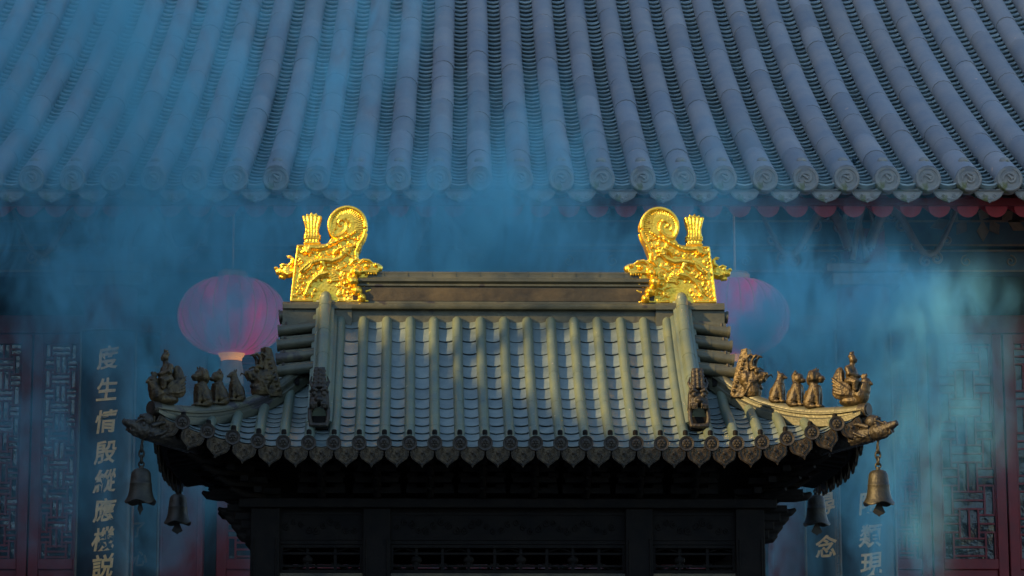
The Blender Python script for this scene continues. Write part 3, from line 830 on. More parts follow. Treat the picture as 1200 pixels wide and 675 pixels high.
# ---- body below the roof
YB = .52; XB = 1.185
def colbox(mb, x0, x1, y0, y1, z0, z1): mb.bx(x0, x1, y0, y1, z0, z1)
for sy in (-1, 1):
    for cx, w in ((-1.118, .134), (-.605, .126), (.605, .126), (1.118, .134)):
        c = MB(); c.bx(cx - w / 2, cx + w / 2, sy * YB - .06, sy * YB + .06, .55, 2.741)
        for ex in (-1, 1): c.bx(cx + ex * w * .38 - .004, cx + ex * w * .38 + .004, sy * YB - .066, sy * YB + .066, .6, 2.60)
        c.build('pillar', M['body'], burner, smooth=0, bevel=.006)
lat = lambda a, b_, c_, d_: None
def lattice(x0, x1, y, z0, z1, name='lattice_transom'):
    l = MB(); w = x1 - x0; h = z1 - z0; f = .014; d = .016
    l.bx(x0, x1, y - .025, y + .025, z1 - f, z1); l.bx(x0, x1, y - .025, y + .025, z0, z0 + f)
    l.bx(x0, x0 + f, y - .0245, y + .0245, z0, z1); l.bx(x1 - f, x1, y - .0245, y + .0245, z0, z1)
    zt = z1 - .035; zb = z0 + .028
    l.bx(x0 + f, x1 - f, y - d, y + d, zt - .010, zt); l.bx(x0 + f, x1 - f, y - d, y + d, zb, zb + .010)
    n = max(3, int(round(w / .115)))
    for k in range(1, n):
        x = x0 + w * k / n
        l.bx(x - .007, x + .007, y - d + .003, y + d - .003, z0 + f, z1 - f)
        if k % 2: l.ell((x, y, (zt + zb) / 2), (.026, .018, .020), seg=10, rings=6)
    for k in range(n):
        xc = x0 + w * (k + .5) / n; hw = w / n / 2 - .012
        if k % 2 == 0:
            l.tube([(xc - hw, y, zt + .006), (xc, y, zt + .022), (xc + hw, y, zt + .006)], .005, 6)
            l.tube([(xc - hw, y, zb + .004), (xc, y, zb - .010), (xc + hw, y, zb + .004)], .005, 6)
        for ex in (-1, 1): l.ell((xc + ex * hw, y, zb + .012), (.010, .014, .008), seg=8, rings=5)
    l.build(name, M['body'], burner, smooth=30)
bays = [(-1.051, -.668), (-.542, .542), (.668, 1.051)]
ZT, ZBm = 2.575, 2.445
for sy in (-1, 1):
    for x0, x1 in bays:
        lattice(x0, x1, sy * YB, ZBm, ZT)
        # carved beam panel above
        c = MB(); c.bx(x0, x1, sy * YB - .03, sy * YB + .03, ZT + .002, 2.74)
        rng = random.Random(int(x0 * 100) + sy)
        for k in range(int((x1 - x0) / .035)):
            xx = x0 + .03 + k * .035 * .98; zz = 2.655 + .022 * math.sin(k * 1.3)
            if xx > x1 - .02: break
            ring_tex_curl(c, xx, zz, rng.uniform(.012, .02), sy * (YB + .031), .0045, rng.choice((-1, 1)))
        c.bx(x0, x1, sy * YB - .036, sy * YB + .036, 2.596, 2.606); c.bx(x0, x1, sy * YB - .036, sy * YB + .036, 2.712, 2.722)
        c.build('carved_beam', M['body'], burner, smooth=30)
        # sill and lower panel
        s_ = MB(); s_.bx(x0, x1, sy * YB - .045, sy * YB + .045, ZBm - .022, ZBm - .002); s_.build('sill', M['board'], burner, smooth=0, bevel=.003)
        p_ = MB(); p_.bx(x0, x1, sy * YB - .02, sy * YB + .02, .6, ZBm - .0225)
        p_.bx(x0 + .06, x1 - .06, sy * YB - .032, sy * YB + .032, .75, ZBm - .12); p_.build('lower_panel', M['body'], burner, smooth=0, bevel=.004)
for sx in (-1, 1):
    p_ = MB(); p_.bx(sx * 1.118 - .02, sx * 1.118 + .02, -.46, .46, .6, ZBm - .02); p_.bx(sx * 1.118 - .03, sx * 1.118 + .03, -.46, .46, ZT, 2.74)
    p_.build('side_panel', M['body'], burner, smooth=0)
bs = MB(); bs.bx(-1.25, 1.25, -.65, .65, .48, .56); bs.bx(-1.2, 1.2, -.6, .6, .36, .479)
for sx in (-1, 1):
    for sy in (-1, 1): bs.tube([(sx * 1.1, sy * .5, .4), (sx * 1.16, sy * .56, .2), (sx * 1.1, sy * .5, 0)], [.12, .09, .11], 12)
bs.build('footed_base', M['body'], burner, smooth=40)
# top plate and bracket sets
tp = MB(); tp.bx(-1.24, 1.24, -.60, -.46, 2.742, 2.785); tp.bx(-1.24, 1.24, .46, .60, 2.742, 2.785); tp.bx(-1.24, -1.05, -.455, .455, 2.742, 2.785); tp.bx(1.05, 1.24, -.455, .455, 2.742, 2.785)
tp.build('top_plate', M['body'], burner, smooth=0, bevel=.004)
def bracket(diag=False):
    m_ = MB(); L = 1.35 if diag else 1.0
    for k in range(4):
        o = (.05 + .062 * k) * L; z = 2.79 + .045 * k
        m_.box((o / 2 - .03, 0, z + .014), (o + .08, .036, .030))
        m_.tube([(o - .01, 0, z + .012), (o + .05 * L, 0, z + .012), (o + .10 * L, 0, z + .034)], [.019, .017, .010], 8)
        if not diag:
            m_.box((o, 0, z + .031), (.05, .22 - .02 * k, .026)); 
            for e in (-1, 0, 1): m_.box((o, e * (.085), z + .050), (.05, .045, .020))
        else:
            for a in (-45, 45):
                rm = Matrix.Rotation(R(a), 3, 'Z'); m_.box(Vector((o - .04, 0, z + .031)) + rm @ Vector((.0, 0, 0)), (.20, .036, .026), rm)
    return m_.build('bracket_set', M['body'], None, smooth=30)
b0 = bracket(); b1 = bracket(True); ub = False
xs = [-.86, -.605, -.36, -.12, .12, .36, .605, .86]
for sy in (-1, 1):
    for x in xs:
        c = copy_of(b0, burner) if ub else b0; ub = True; c.parent = burner
        c.location = (x, sy * .53, 0); c.rotation_euler = (0, 0, sy * PI / 2)
for sx in (-1, 1):
    for y in (-.25, 0, .25):
        c = copy_of(b0, burner); c.location = (sx * 1.17, y, 0); c.rotation_euler = (0, 0, 0 if sx > 0 else PI)
ub = False
for sx in (-1, 1):
    for sy in (-1, 1):
        c = copy_of(b1, burner) if ub else b1; ub = True; c.parent = burner
        c.location = (sx * 1.13, sy * .53, 0); c.rotation_euler = (0, 0, math.atan2(sy, sx))
fz = MB(); fz.bx(-1.12, 1.12, -.47, -.45, 2.786, 3.08); fz.bx(-1.12, 1.12, .45, .47, 2.786, 3.08); fz.bx(-1.12, -1.10, -.449, .449, 2.786, 3.08); fz.bx(1.10, 1.12, -.449, .449, 2.786, 3.08)
fz.build('bracket_backing', M['body'], burner, smooth=0)
# lower corner brackets standing out beside the outer pillars
cb = MB()
for o, z, r_ in ((.035, 2.605, .024), (.060, 2.645, .022), (.090, 2.685, .022), (.125, 2.725, .020), (.20, 2.80, .022)):
    cb.tube([(-.12, 0, z), (o - .03, 0, z), (o + .02, 0, z + .004), (o + .045, 0, z + .020)], [r_ * 1.1, r_ * 1.1, r_ * .9, r_ * .4], 10)
    cb.box((o * .5 - .05, 0, z + .02), (o + .10, .06, .03))
cbo = cb.build('corner_scroll', M['body'], None); fuse(cbo, .005, 1)
first_ = True
for sx in (-1, 1):
    for sy in (-1, 1):
        c = cbo if first_ else copy_of(cbo, burner); first_ = False; c.parent = burner
        c.location = (sx * 1.17, sy * YB, 0); c.rotation_euler = (0, 0, 0 if sx > 0 else PI)

# ------------------------------------------------------------------ bells (things of their own)
def make_bell(pointed):
    root = empty('wind_bell')
    b_ = MB()
    prof = [(.006, .0), (.020, -.001), (.034, -.008), (.043, -.022), (.046, -.045), (.0475, -.066), (.050, -.068), (.050, -.073), (.049, -.078), (.052, -.105), (.058, -.128), (.066, -.146), (.071, -.152), (.069, -.156), (.060, -.150), (.050, -.125), (.044, -.05), (.030, -.015)]
    def lob(i, a, r, z):
        if z < -.12: z = z + .006 * math.cos(4 * a) * (-(z + .12)) / .03
        return r, z
    b_.lathe(prof, seg=32, lob=lob)
    b_.tube([(0, 0, -.004), (0, 0, .012)], [.012, .010], 10)
    b_.tube([(.012 * math.cos(R(a)), 0, .018 + .012 * math.sin(R(a))) for a in range(0, 360, 30)], .0045, 6, closed=True)
    b_.build('bell_body', M['bell'], root, smooth=60)
    for k in range(3):
        c = MB(); z = .040 + .026 * k; ax = k % 2
        pts = []
        for a in range(0, 360, 30):
            dx = .011 * math.cos(R(a)); dz = .018 * math.sin(R(a)); pts.append((dx if ax else 0, 0 if ax else dx, z + dz))
        c.tube(pts, .0048, 6, closed=True); c.build('chain_link', M['bell'], root)
    c = MB(); c.tube([(0, 0, .112), (.003, 0, .128), (0, 0, .15)], .006, 8); c.build('hook', M['bell'], root)
    c = MB(); c.tube([(0, 0, -.03), (0, 0, -.16)], .004, 6)
    if pointed: c.prism([(-.006, -.155), (.006, -.155), (.014, -.185), (.006, -.196), (0, -.212), (-.006, -.196), (-.012, -.182)], -.003, .003)
    else: c.prism([(-.008, -.150), (.008, -.150), (.028, -.192), (.018, -.200), (.008, -.203), (0, -.211), (-.010, -.203), (-.018, -.200), (-.030, -.190)], -.003, .003)
    c.build('clapper', M['bell'], root, smooth=0)
    return root
names = {(-1, -1): 'bronze wind bell with narrow clapper hanging at the front left roof corner', (1, -1): 'bronze wind bell with wide flat clapper hanging at the front right roof corner',
         (-1, 1): 'hazy wind bell hanging at the rear left roof corner, in front of a red pillar', (1, 1): 'hazy wind bell hanging at the rear right roof corner, above a large character'}
rotm = Matrix.Rotation(BROT, 4, 'Z')
bl = {True: make_bell(True), False: make_bell(False)}; ubl = set()
for (sx, sy), lab in names.items():
    pt = (sx < 0 and sy < 0)
    o = bl[pt] if pt not in ubl else copy_of(bl[pt]); ubl.add(pt)
    loc = rotm @ Vector((sx * 1.655, sy * .94, 0)); o.location = (bx_ + loc.x, by_ + loc.y, Z0 - .116 + (.07 if sy > 0 else 0)); o.rotation_euler = (R(1 * sx), 0, R(8 * sx))
    tag(o, lab, 'bell', 'wind bells at the roof corners of the incense burner')

# =====================================================================================
# TEMPLE HALL BEHIND
# =====================================================================================
hall = tag(empty('temple_hall', (0, 22.8, 0)), 'large temple hall behind the burner with grey tiled roof and red lattice doors', 'temple hall')
OFF = Vector((0, 22.8, 0))
HE = at(562, 212, 20.0); ex0 = HE.x; HZ = HE.z; HSP = .3118
def HH(d): return HZ + .445 * d + .024 * d * d
LR = 7.6   # plan depth of the front slope
NI, NJ = -22, 22
tubes = MB(); pn = MB(); rng = random.Random(11)
for i in range(NI, NJ + 1):
    x = ex0 + i * HSP
    n = 30; pts = []; rr = []
    t = 0; seglen = [];
    # each roll is a run of separate tiles, each a hair out of line with the next
    pos = 0.02
    wob = rng.uniform(-.004, .004)
    while pos < LR:
        L = rng.choice((.40, .52, .58, .60, .62)) * rng.uniform(.93, 1.07); e = min(pos + L, LR)
        dx = rng.uniform(-.004, .004); dz = rng.uniform(-.003, .004); r0 = .099 + rng.uniform(-.0015, .0015)
        P_ = []
        for k in range(4):
            d = pos + (e - pos) * k / 3; P_.append(Vector((x + dx + wob, 20 + d, HH(d) + .020 + dz)) - OFF)
        a = P_[0] + (P_[0] - P_[1]).normalized() * .012
        tubes.tube([a] + P_, [r0 * 1.012, r0 * 1.012, r0, r0 * .995, r0 * .985], 14, up=(0, 0, 1))
        pos = e
for i in range(NI, NJ):
    xc = ex0 + (i + .5) * HSP
    fn = lambda u, t, xc=xc: Vector((xc + u, 20 + t, HH(t))) - OFF
    pans(pn, fn, None, LR, HSP / 2 * .82, .060, .105, .034, phase=i * 3.1, nx=6)
hroof = tubes.build('tiled_roof', M['htile'], hall, smooth=50)
pn.build('pan_tiles', M['hpan'], hroof, smooth=50)
# roof bed, back slope, ridge and end walls so that the roof is a closed volume
X0, X1 = ex0 + NI * HSP - .1, ex0 + NJ * HSP + .1
bed = MB(); n = 12; vs = []
for k in range(n + 1):
    d = LR * k / n
    for x in (X0, X1):
        vs.append(Vector((x, 20 + d, HH(d) - .075)) - OFF)
for k in range(n + 1):
    d = LR * (n - k) / n
    for x in (X0, X1): vs.append(Vector((x, 20 + 2 * LR - d + .01, HH(d) - .02)) - OFF)
m_ = 2 * (n + 1); bed.add(vs, [(2 * k, 2 * k + 1, 2 * k + 3, 2 * k + 2) for k in range(m_ - 1)])
bed.build('roof_bed', M['hend'], hroof)
rg = MB(); rg.bx(X0, X1, LR - 2.8 - .15, LR - 2.8 + .15, HH(LR) - .1, HH(LR) + .5); rg.tube([(X0, LR - 2.8, HH(LR) + .52), (X1, LR - 2.8, HH(LR) + .52)], .14, 14)
rg.build('main_ridge', M['hend'], hroof, smooth=40)

def hall_end():
    m_ = MB()
    m_.lathe([(0, -.006), (.040, -.006), (.074, -.007), (.078, -.016), (.092, -.018), (.099, -.010), (.101, .02), (.100, .10)], axis='y', seg=28)
    # curling dragon in low relief
    m_.tube(spiral((0.004, 0), .056, .018, 200, -150, 22, -.010), [.006 + .007 * math.sin(PI * k / 21) for k in range(22)], 7)
    m_.tube([(-.02, -.012, .03), (.004, -.016, .012), (.02, -.012, -.010)], [.008, .012, .006], 7)
    m_.ell((.018, -.012, .010), (.014, .010, .012), seg=9, rings=6)
    for a in (20, 110, 250): m_.tube([(.040 * math.cos(R(a)), -.010, .040 * math.sin(R(a))), (.062 * math.cos(R(a + 14)), -.010, .062 * math.sin(R(a + 14)))], [.006, .004], 6)
    return m_.build('end_tile', M['hend'], None, smooth=50)
def hall_nail():
    m_ = MB(); m_.lathe([(0, .030), (.020, .028), (.036, .018), (.043, 0), (.040, -.03)], seg=16); return m_.build('tile_nail', M['hend'], None, smooth=60)
def hall_drip():
    m_ = MB(); w = .120
    half = [(w, .04), (w - .004, .0), (w - .022, -.030), (w - .040, -.048), (w - .062, -.062), (.032, -.074), (.014, -.078), (0, -.088)]
    poly = [(-x, z) for x, z in half] + [(x, z) for x, z in half[::-1][1:]]
    top = [(w * a, .04 - .03 * (1 - a * a)) for a in (.8, .55, .3, 0, -.3, -.55, -.8)]
    m_.prism(poly + top, -.006, .012)
    loop = [(x * .86, -.008, z * .80 - .006) for x, z in half[1:]]; loop = [(-a, b_, c_) for a, b_, c_ in loop] + loop[::-1][1:]
    m_.tube(loop, .005, 5)
    for sx in (-1, 1): ring_tex_curl(m_, sx * .045, -.035, .018, -.009, .0045, sx)
    m_.ell((0, -.008, -.055), (.014, .008, .012), seg=8, rings=6)
    return m_.build('drip_tile', M['hend'], None, smooth=40)
he, hn, hd = hall_end(), hall_nail(), hall_drip()
for i in range(NI, NJ + 1):
    x = ex0 + i * HSP
    c = he if i == NI else copy_of(he, hroof); c.parent = hroof; c.location = Vector((x, 19.99, HZ + .012)) - OFF; c.rotation_euler = (R(-3 + rng.uniform(-2, 2)), R(rng.uniform(-14, 14)), R(rng.uniform(-2, 2)))
    c = hn if i == NI else copy_of(hn, hroof); c.parent = hroof; c.location = Vector((x + rng.uniform(-.006, .006), 20.17, HH(.17) + .118)) - OFF; c.rotation_euler = (R(22), 0, 0)
    if i < NJ:
        c = hd if i == NI else copy_of(hd, hroof); c.parent = hroof; c.location = Vector((x + HSP / 2, 20.02, HZ - .082)) - OFF; c.rotation_euler = (R(-6 + rng.uniform(-3, 3)), R(rng.uniform(-2, 2)), 0)
# rafters
ra = at(600, 242, 20.35); RS = .2215
rf = MB(); rf.tube([(0, 0, 0), (0, 2.6, .9)], .086, 14); rf = rf.build('rafter', M['redend'], None, smooth=50)
for i in range(-28, 29):
    c = rf if i == -28 else copy_of(rf, hall); c.parent = hall; c.location = Vector((ra.x + i * RS, 20.35, ra.z)) - OFF
fb = MB(); fb.bx(X0, X1, 20.28 - 22.8, 20.33 - 22.8, HZ - .13, HZ - .075); fb.build('eave_board', M['redwood'], hall, smooth=0)
# sheathing above the rafters
sh = MB(); sh.add([Vector((X0, 20.3, HZ - .10)) - OFF, Vector((X1, 20.3, HZ - .10)) - OFF, Vector((X1, 23.2, HZ + .92)) - OFF, Vector((X0, 23.2, HZ + .92)) - OFF], [(0, 1, 2, 3)])
sh.build('eave_sheathing', M['darkwood'], hall, smooth=0)

def hx(px, Y, py=450): return at(px, py, Y).x
YP, YW = 21.5, 22.8        # porch column line, door wall line
# columns of the porch
zc_top = at(130, 330, YP).z
for px in (128, 1014):
    c = MB(); x = hx(px, YP); c.tube([(x, YP - 22.8, 0), (x, YP - 22.8, zc_top + .4)], [.235, .215], 28)
    c.mi(1)
    z1 = at(px, 386, YP).z; z0 = at(px, 378, YP).z
    c.mi(0)
    c.build('porch_column', [M['redwood']], hall, smooth=40)
    cp = MB(); cp.box((x, YP - 22.8, zc_top - .02), (.56, .5, .10)); cp.box((x, YP - 22.8, zc_top + .07), (.66, .56, .07)); cp.build('capital', M['goldfaint'], hall, smooth=0, bevel=.01)
for px in (-330, 1490):
    c = MB(); x = hx(px, YP); c.tube([(x, YP - 22.8, 0), (x, YP - 22.8, zc_top + .4)], [.235, .215], 28); c.build('porch_column', M['redwood'], hall, smooth=40)
# architrave and painted frieze
def zz(py, Y): return at(600, py, Y).z
bm1 = MB(); bm1.bx(X0 + .4, X1 - .4, YP - 22.8 - .10, YP - 22.8 + .10, zz(322, YP), zz(296, YP)); bm1.bx(X0 + .4, X1 - .4, YP - 22.8 - .13, YP - 22.8 + .13, zz(292, YP), zz(262, YP))
bm1.build('architrave', M['bluepaint'], hall, smooth=0, bevel=.01)
ln = MB()
for py in (321, 297.5, 291, 263): z = zz(py, YP); ln.bx(X0 + .4, X1 - .4, YP - 22.8 - .14, YP - 22.8 - .132, z - .008, z + .008)
for i in range(-16, 17):
    x = i * .36 + .1; z = zz(309, YP)
    ring_tex_curl(ln, x, z, .05, YP - 22.8 - .105, .007, 1 if i % 2 else -1)
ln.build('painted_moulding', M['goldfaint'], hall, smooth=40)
# bracket sets between frieze and rafters
def hall_bracket():
    m_ = MB()
    for k in range(3):
        m_.box((0, -.10 - .12 * k, .05 + .13 * k), (.10, .30 + .1 * k, .09)); m_.box((0, -.18 - .14 * k, .12 + .13 * k), (.62 - .08 * k, .09, .07))
        for e in (-1, 0, 1): m_.box((e * (.26 - .03 * k), -.18 - .14 * k, .17 + .13 * k), (.11, .10, .05))
        m_.tube([(0, -.28 - .14 * k, .05 + .13 * k), (0, -.42 - .14 * k, .03 + .13 * k), (0, -.5 - .14 * k, .10 + .13 * k)], [.045, .035, .015], 8)
    return m_.build('bracket_set', M['bluepaint'], None, smooth=20)
hb_ = hall_bracket()
for k, i in enumerate(range(-6, 7)):
    c = hb_ if k == 0 else copy_of(hb_, hall); c.parent = hall; c.location = (i * .98 + .13, YP - 22.8, zz(262, YP) + .01)
# carved openwork under the beam beside the porch columns: a climbing dragon and gold leaves
def scroll_bracket(px, sg):
    m_ = MB(); x = hx(px, YP - .35); y = YP - .35 - 22.8
    pts = []
    for k in range(26):
        t = k / 25; pts.append((x + sg * (.1 + .75 * t), y, zz(300, YP) + .28 * math.sin(t * 7) * (1 - .3 * t) + .25 * t))
    m_.tube(pts, [.045 - .03 * k / 25 for k in range(26)], 8)
    for k in range(3, 24, 3): ring_tex_curl(m_, pts[k][0], pts[k][2] - .06, .05, y, .012, sg if k % 2 else -sg)
    m_.tube([(x - .04 * sg, y, zz(300, YP) - .1), (x + .02 * sg, y, zz(270, YP)), (x - .03 * sg, y, zz(250, YP))], [.03, .025, .02], 8)
    m_.tube([(x + .10 * sg, y, zz(304, YP)), (x + .14 * sg, y, zz(270, YP)), (x + .10 * sg, y, zz(252, YP))], [.02, .02, .014], 8)
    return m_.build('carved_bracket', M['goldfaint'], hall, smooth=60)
scroll_bracket(128, 1); scroll_bracket(1008, 1); scroll_bracket(128, -1); scroll_bracket(1014, -1)
scroll_bracket(470, 1)
lf = MB(); y = YP - .14 - 22.8
for dx, a, L in ((-.26, 200, .18), (-.13, 235, .15), (0, 270, .18), (.06, 300, .14), (.20, 330, .17), (-.02, 60, .12), (-.2, 120, .10), (.16, 40, .12)):
    x = hx(1158, YP - .14) + dx; z = zz(262, YP); ca, sa = math.cos(R(a)), math.sin(R(a))
    lf.prism([(x, z), (x + L * .5 * ca - .05 * sa, z + L * .5 * sa + .05 * ca), (x + L * ca, z + L * sa), (x + L * .5 * ca + .05 * sa, z + L * .5 * sa - .05 * ca)], y, y + .012)
lf.build('painted_leaves', M['goldfaint'], hall, smooth=0)

# door wall
def doors():
    z_bot, z_fr = 0.15, zz(655, YW)   # bottom of the lattice
    z_top = zz(392, YW)
    zb2 = z_fr
    wall = MB(); wall.bx(X0 + .5, X1 - .5, .12, .3, 0, HZ + .6); wall.build('rear_wall', M['darkwood'], hall, smooth=0)
    def leaf(p0, p1):
        x0, x1 = hx(p0, YW, 560), hx(p1, YW, 560); w = x1 - x0; fw = .085
        fr = MB(); fr.bx(x0, x0 + fw, -.03, .05, z_bot, z_top); fr.bx(x1 - fw, x1, -.03, .05, z_bot, z_top)
        fr.bx(x0 + fw, x1 - fw, -.027, .047, z_top - fw, z_top); fr.bx(x0 + fw, x1 - fw, -.027, .047, z_fr - .09, z_fr); fr.bx(x0 + fw, x1 - fw, -.027, .047, z_bot, z_bot + .12)
        fr.bx(x0 + fw, x1 - fw, .0, .03, z_bot + .12, z_fr - .09)
        # thin inner moulding
        for a, b_ in ((x0 + fw, x0 + fw + .012), (x1 - fw - .012, x1 - fw)): fr.bx(a, b_, -.020, .02, z_fr, z_top - fw)
        fo = fr.build('lattice_door', M['redwood'], hall, smooth=0, bevel=.006)
        # basket-weave of three-bar blocks
        l = MB(); ix0, ix1 = x0 + fw + .012, x1 - fw - .012; iw = ix1 - ix0; cell = iw / 2.03; bw = .016
        nrow = int((z_top - fw - z_fr) / (cell * .92)) + 1
        for rrow in range(nrow):
            for ccol in range(-1, 4):
                cx0 = ix0 + (ccol - .5) * cell; cz0 = z_fr + rrow * cell * .92
                cx1 = cx0 + cell; cz1 = cz0 + cell * .92
                vert = (rrow + ccol) % 2 == 0
                def bar(a0, a1, b0, b1):
                    a0, a1 = max(a0, ix0), min(a1, ix1); b0, b1 = max(b0, z_fr), min(b1, z_top - fw)
                    if a1 - a0 > .004 and b1 - b0 > .004: l.bx(a0, a1, -.004 - (.002 if vert else 0), .014, b0, b1)
                for k in (.13, .5, .87):
                    if vert: xx = cx0 + cell * k; bar(xx - bw / 2, xx + bw / 2, cz0 - .03, cz1 + .03)
                    else: z_ = cz0 + cell * .92 * k; bar(cx0 - .03, cx1 + .03, z_ - bw / 2, z_ + bw / 2)
        l.build('lattice', M['redwood'], fo, smooth=0)
        gl = MB(); gl.bx(x0 + fw, x1 - fw, .020, .026, z_fr, z_top - fw); gl.build('pane', M['glass'], fo, smooth=0)
    for p0, p1 in ((-96, -36), (-33, 34), (36, 100), (1032, 1089), (1091, 1178), (1180, 1262), (1264, 1340), (255, 330), (332, 407), (409, 484), (486, 561), (563, 638), (640, 715), (717, 792), (794, 869)): leaf(p0, p1)
    tr = MB(); tr.bx(X0 + .5, X1 - .5, -.06, .10, z_top + .004, z_top + .16); tr.bx(X0 + .5, X1 - .5, -.05, .10, z_top + .7, z_top + .84)
    tr.build('door_lintel', M['redwood'], hall, smooth=0, bevel=.01)
    for p0, p1 in ((186, 239), (897, 946)):
        c = MB(); x0, x1 = hx(p0, YW, 600), hx(p1, YW, 600); c.bx(x0, x1, -.14, .10, 0, z_top + .003); c.bx(x0 + .03, x0 + .045, -.147, -.138, 0, z_top - .01); c.bx(x1 - .045, x1 - .03, -.147, -.138, 0, z_top - .01)
        c.build('door_post', M['redwood'], hall, smooth=0, bevel=.01)
doors()
for sx, X in ((-1, X0 + .5), (1, X1 - .5)):
    w_ = MB(); w_.bx(X - .2 * sx, X, .3, 9.2, 0, HZ + .4); w_.build('end_wall', M['wall'], hall, smooth=0)
pl = MB(); pl.bx(X0 + .2, X1 - .2, -2.0, 10, .0, .15); pl.build('plinth', M['stone'], hall, smooth=0, bevel=.02)

# ------------------------------------------------------------------ writing
def text_mesh(ch, size, shear=.0):
    cu = bpy.data.curves.new('t', 'FONT'); cu.body = ch; cu.size = size; cu.align_x = 'CENTER'; cu.align_y = 'CENTER'; cu.extrude = .004; cu.resolution_u = 3; cu.shear = shear; cu.offset = size * .02
    o = bpy.data.objects.new('t', cu); C.objects.link(o)
    dg = bpy.context.evaluated_depsgraph_get(); dg.update()
    me = bpy.data.meshes.new_from_object(o.evaluated_get(dg)); bpy.data.objects.remove(o)
    return me
def board(name, label, px, w, Y, py_top, z_bot, chars, size, dx=0, border='plain', radius=.26, small=None, border_side=0):
    x = hx(px, Y, 560); zt = at(px, py_top, Y).z
    root = tag(empty(name, (x, Y, 0)), label, 'couplet board', 'couplet boards on the temple hall')
    def cur(u): return (radius - math.sqrt(max(radius ** 2 - u * u, 0.0004))) * .6   # slight curve that follows the column
    b_ = MB(); n = 10; vs = []; fs = []
    for yy in (0, .03):
        for k in range(n + 1):
            u = -w / 2 + w * k / n
            for z in (z_bot, zt): vs.append((u, cur(u) + yy, z))
    for k in range(n):
        a = 2 * k; fs.append((a, a + 2, a + 3, a + 1)); a2 = a + 2 * (n + 1); fs.append((a2, a2 + 1, a2 + 3, a2 + 2))
    t_ = 2 * (n + 1); fs += [(0, 1, t_ + 1, t_), (2 * n, t_ + 2 * n, t_ + 2 * n + 1, 2 * n + 1)]
    for k in range(n): a = 2 * k; fs.append((a + 1, a + 3, t_ + a + 3, t_ + a + 1)); fs.append((a, t_ + a, t_ + a + 2, a + 2))
    b_.add(vs, fs); b_.build('board', M['boardblack'], root, smooth=60)
    f = MB()
    for sx in (-1, 1): f.tube([(sx * w / 2, cur(w / 2), z_bot), (sx * w / 2, cur(w / 2), zt)], .011, 8)
    pts = [(-w / 2 + w * k / n, cur(-w / 2 + w * k / n), zt) for k in range(n + 1)]; f.tube(pts, .011, 8)
    if border == 'meander':
        step = .075; z = z_bot; 
        for sx in ((-1, 1) if border_side == 0 else (border_side,)):
            xc = sx * (w / 2 - .035); yc = cur(xc) - .004; z = z_bot
            f.tube([(xc - sx * .036, yc, z_bot), (xc - sx * .036, yc, zt)], .004, 5)
            while z < zt - step:
                f.tube([(xc - .022, yc, z), (xc - .022, yc, z + step * .8), (xc + .022, yc, z + step * .8), (xc + .022, yc, z + step * .25), (xc - .002, yc, z + step * .25), (xc - .002, yc, z + step * .55)], .0045, 5)
                z += step
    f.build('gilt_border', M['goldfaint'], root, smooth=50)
    def put(ch, cx, zc, sz, m_):
        me = text_mesh(ch, sz, .12); me.materials.clear(); me.materials.append(m_)
        rr_ = random.Random(hash((ch, round(zc, 2))) % 999 if False else ord(ch[0]))
        for v in me.vertices:
            X_, Y_, Z_ = v.co; q = noise.noise_vector(Vector((X_, Y_, ord(ch[0]))) * (9 / sz * .2)) * sz * .06
            v.co = (X_ * .92 + q.x, -Z_ - .002, Y_ * 1.02 + q.y + X_ * .10)
        o = bpy.data.objects.new('character', me); C.objects.link(o); o.parent = root; o.location = (cx, cur(cx) - .002, zc)
    for ch, py in chars: put(ch, dx, at(px, py, Y).z, size, M['goldpaint'])
    for ch, ddx, py, sz in (small or []): put(ch, ddx, at(px, py, Y).z, sz, M['goldfaint'])
board('couplet_board', 'black couplet board with a column of eight gold characters on the left porch column', 122, .44, YP - .27, 386, .9,
      [('度', 421), ('生', 459), ('情', 496), ('殷', 532), ('縱', 566), ('應', 600), ('機', 634), ('説', 666)], .190,
      small=[('弟', -.15, 572, .09), ('子', -.15, 590, .09), ('敬', -.15, 608, .09), ('書', -.15, 626, .09), ('奉', -.15, 644, .09)] if False else None)
board('couplet_board', 'black couplet board with the lower gold characters visible beside the right front bell', 1017, .44, YP - .27, 386, .9,
      [('隨', 592), ('類', 630), ('現', 663)], .190)
board('couplet_board', 'narrow board with a meander border between the left column and red post', 165, .30, YW - .3, 430, .9, [], .18, border='meander', border_side=-1, radius=.4, small=[('了', -.02, 622, .14), ('心', 0, 656, .14)])
board('couplet_board', 'narrow board with meander border and one large character left of the right column', 965, .32, YW - .3, 430, .9, [('念', 643), ('尋', 592)], .19, border='meander', border_side=1, radius=.4)

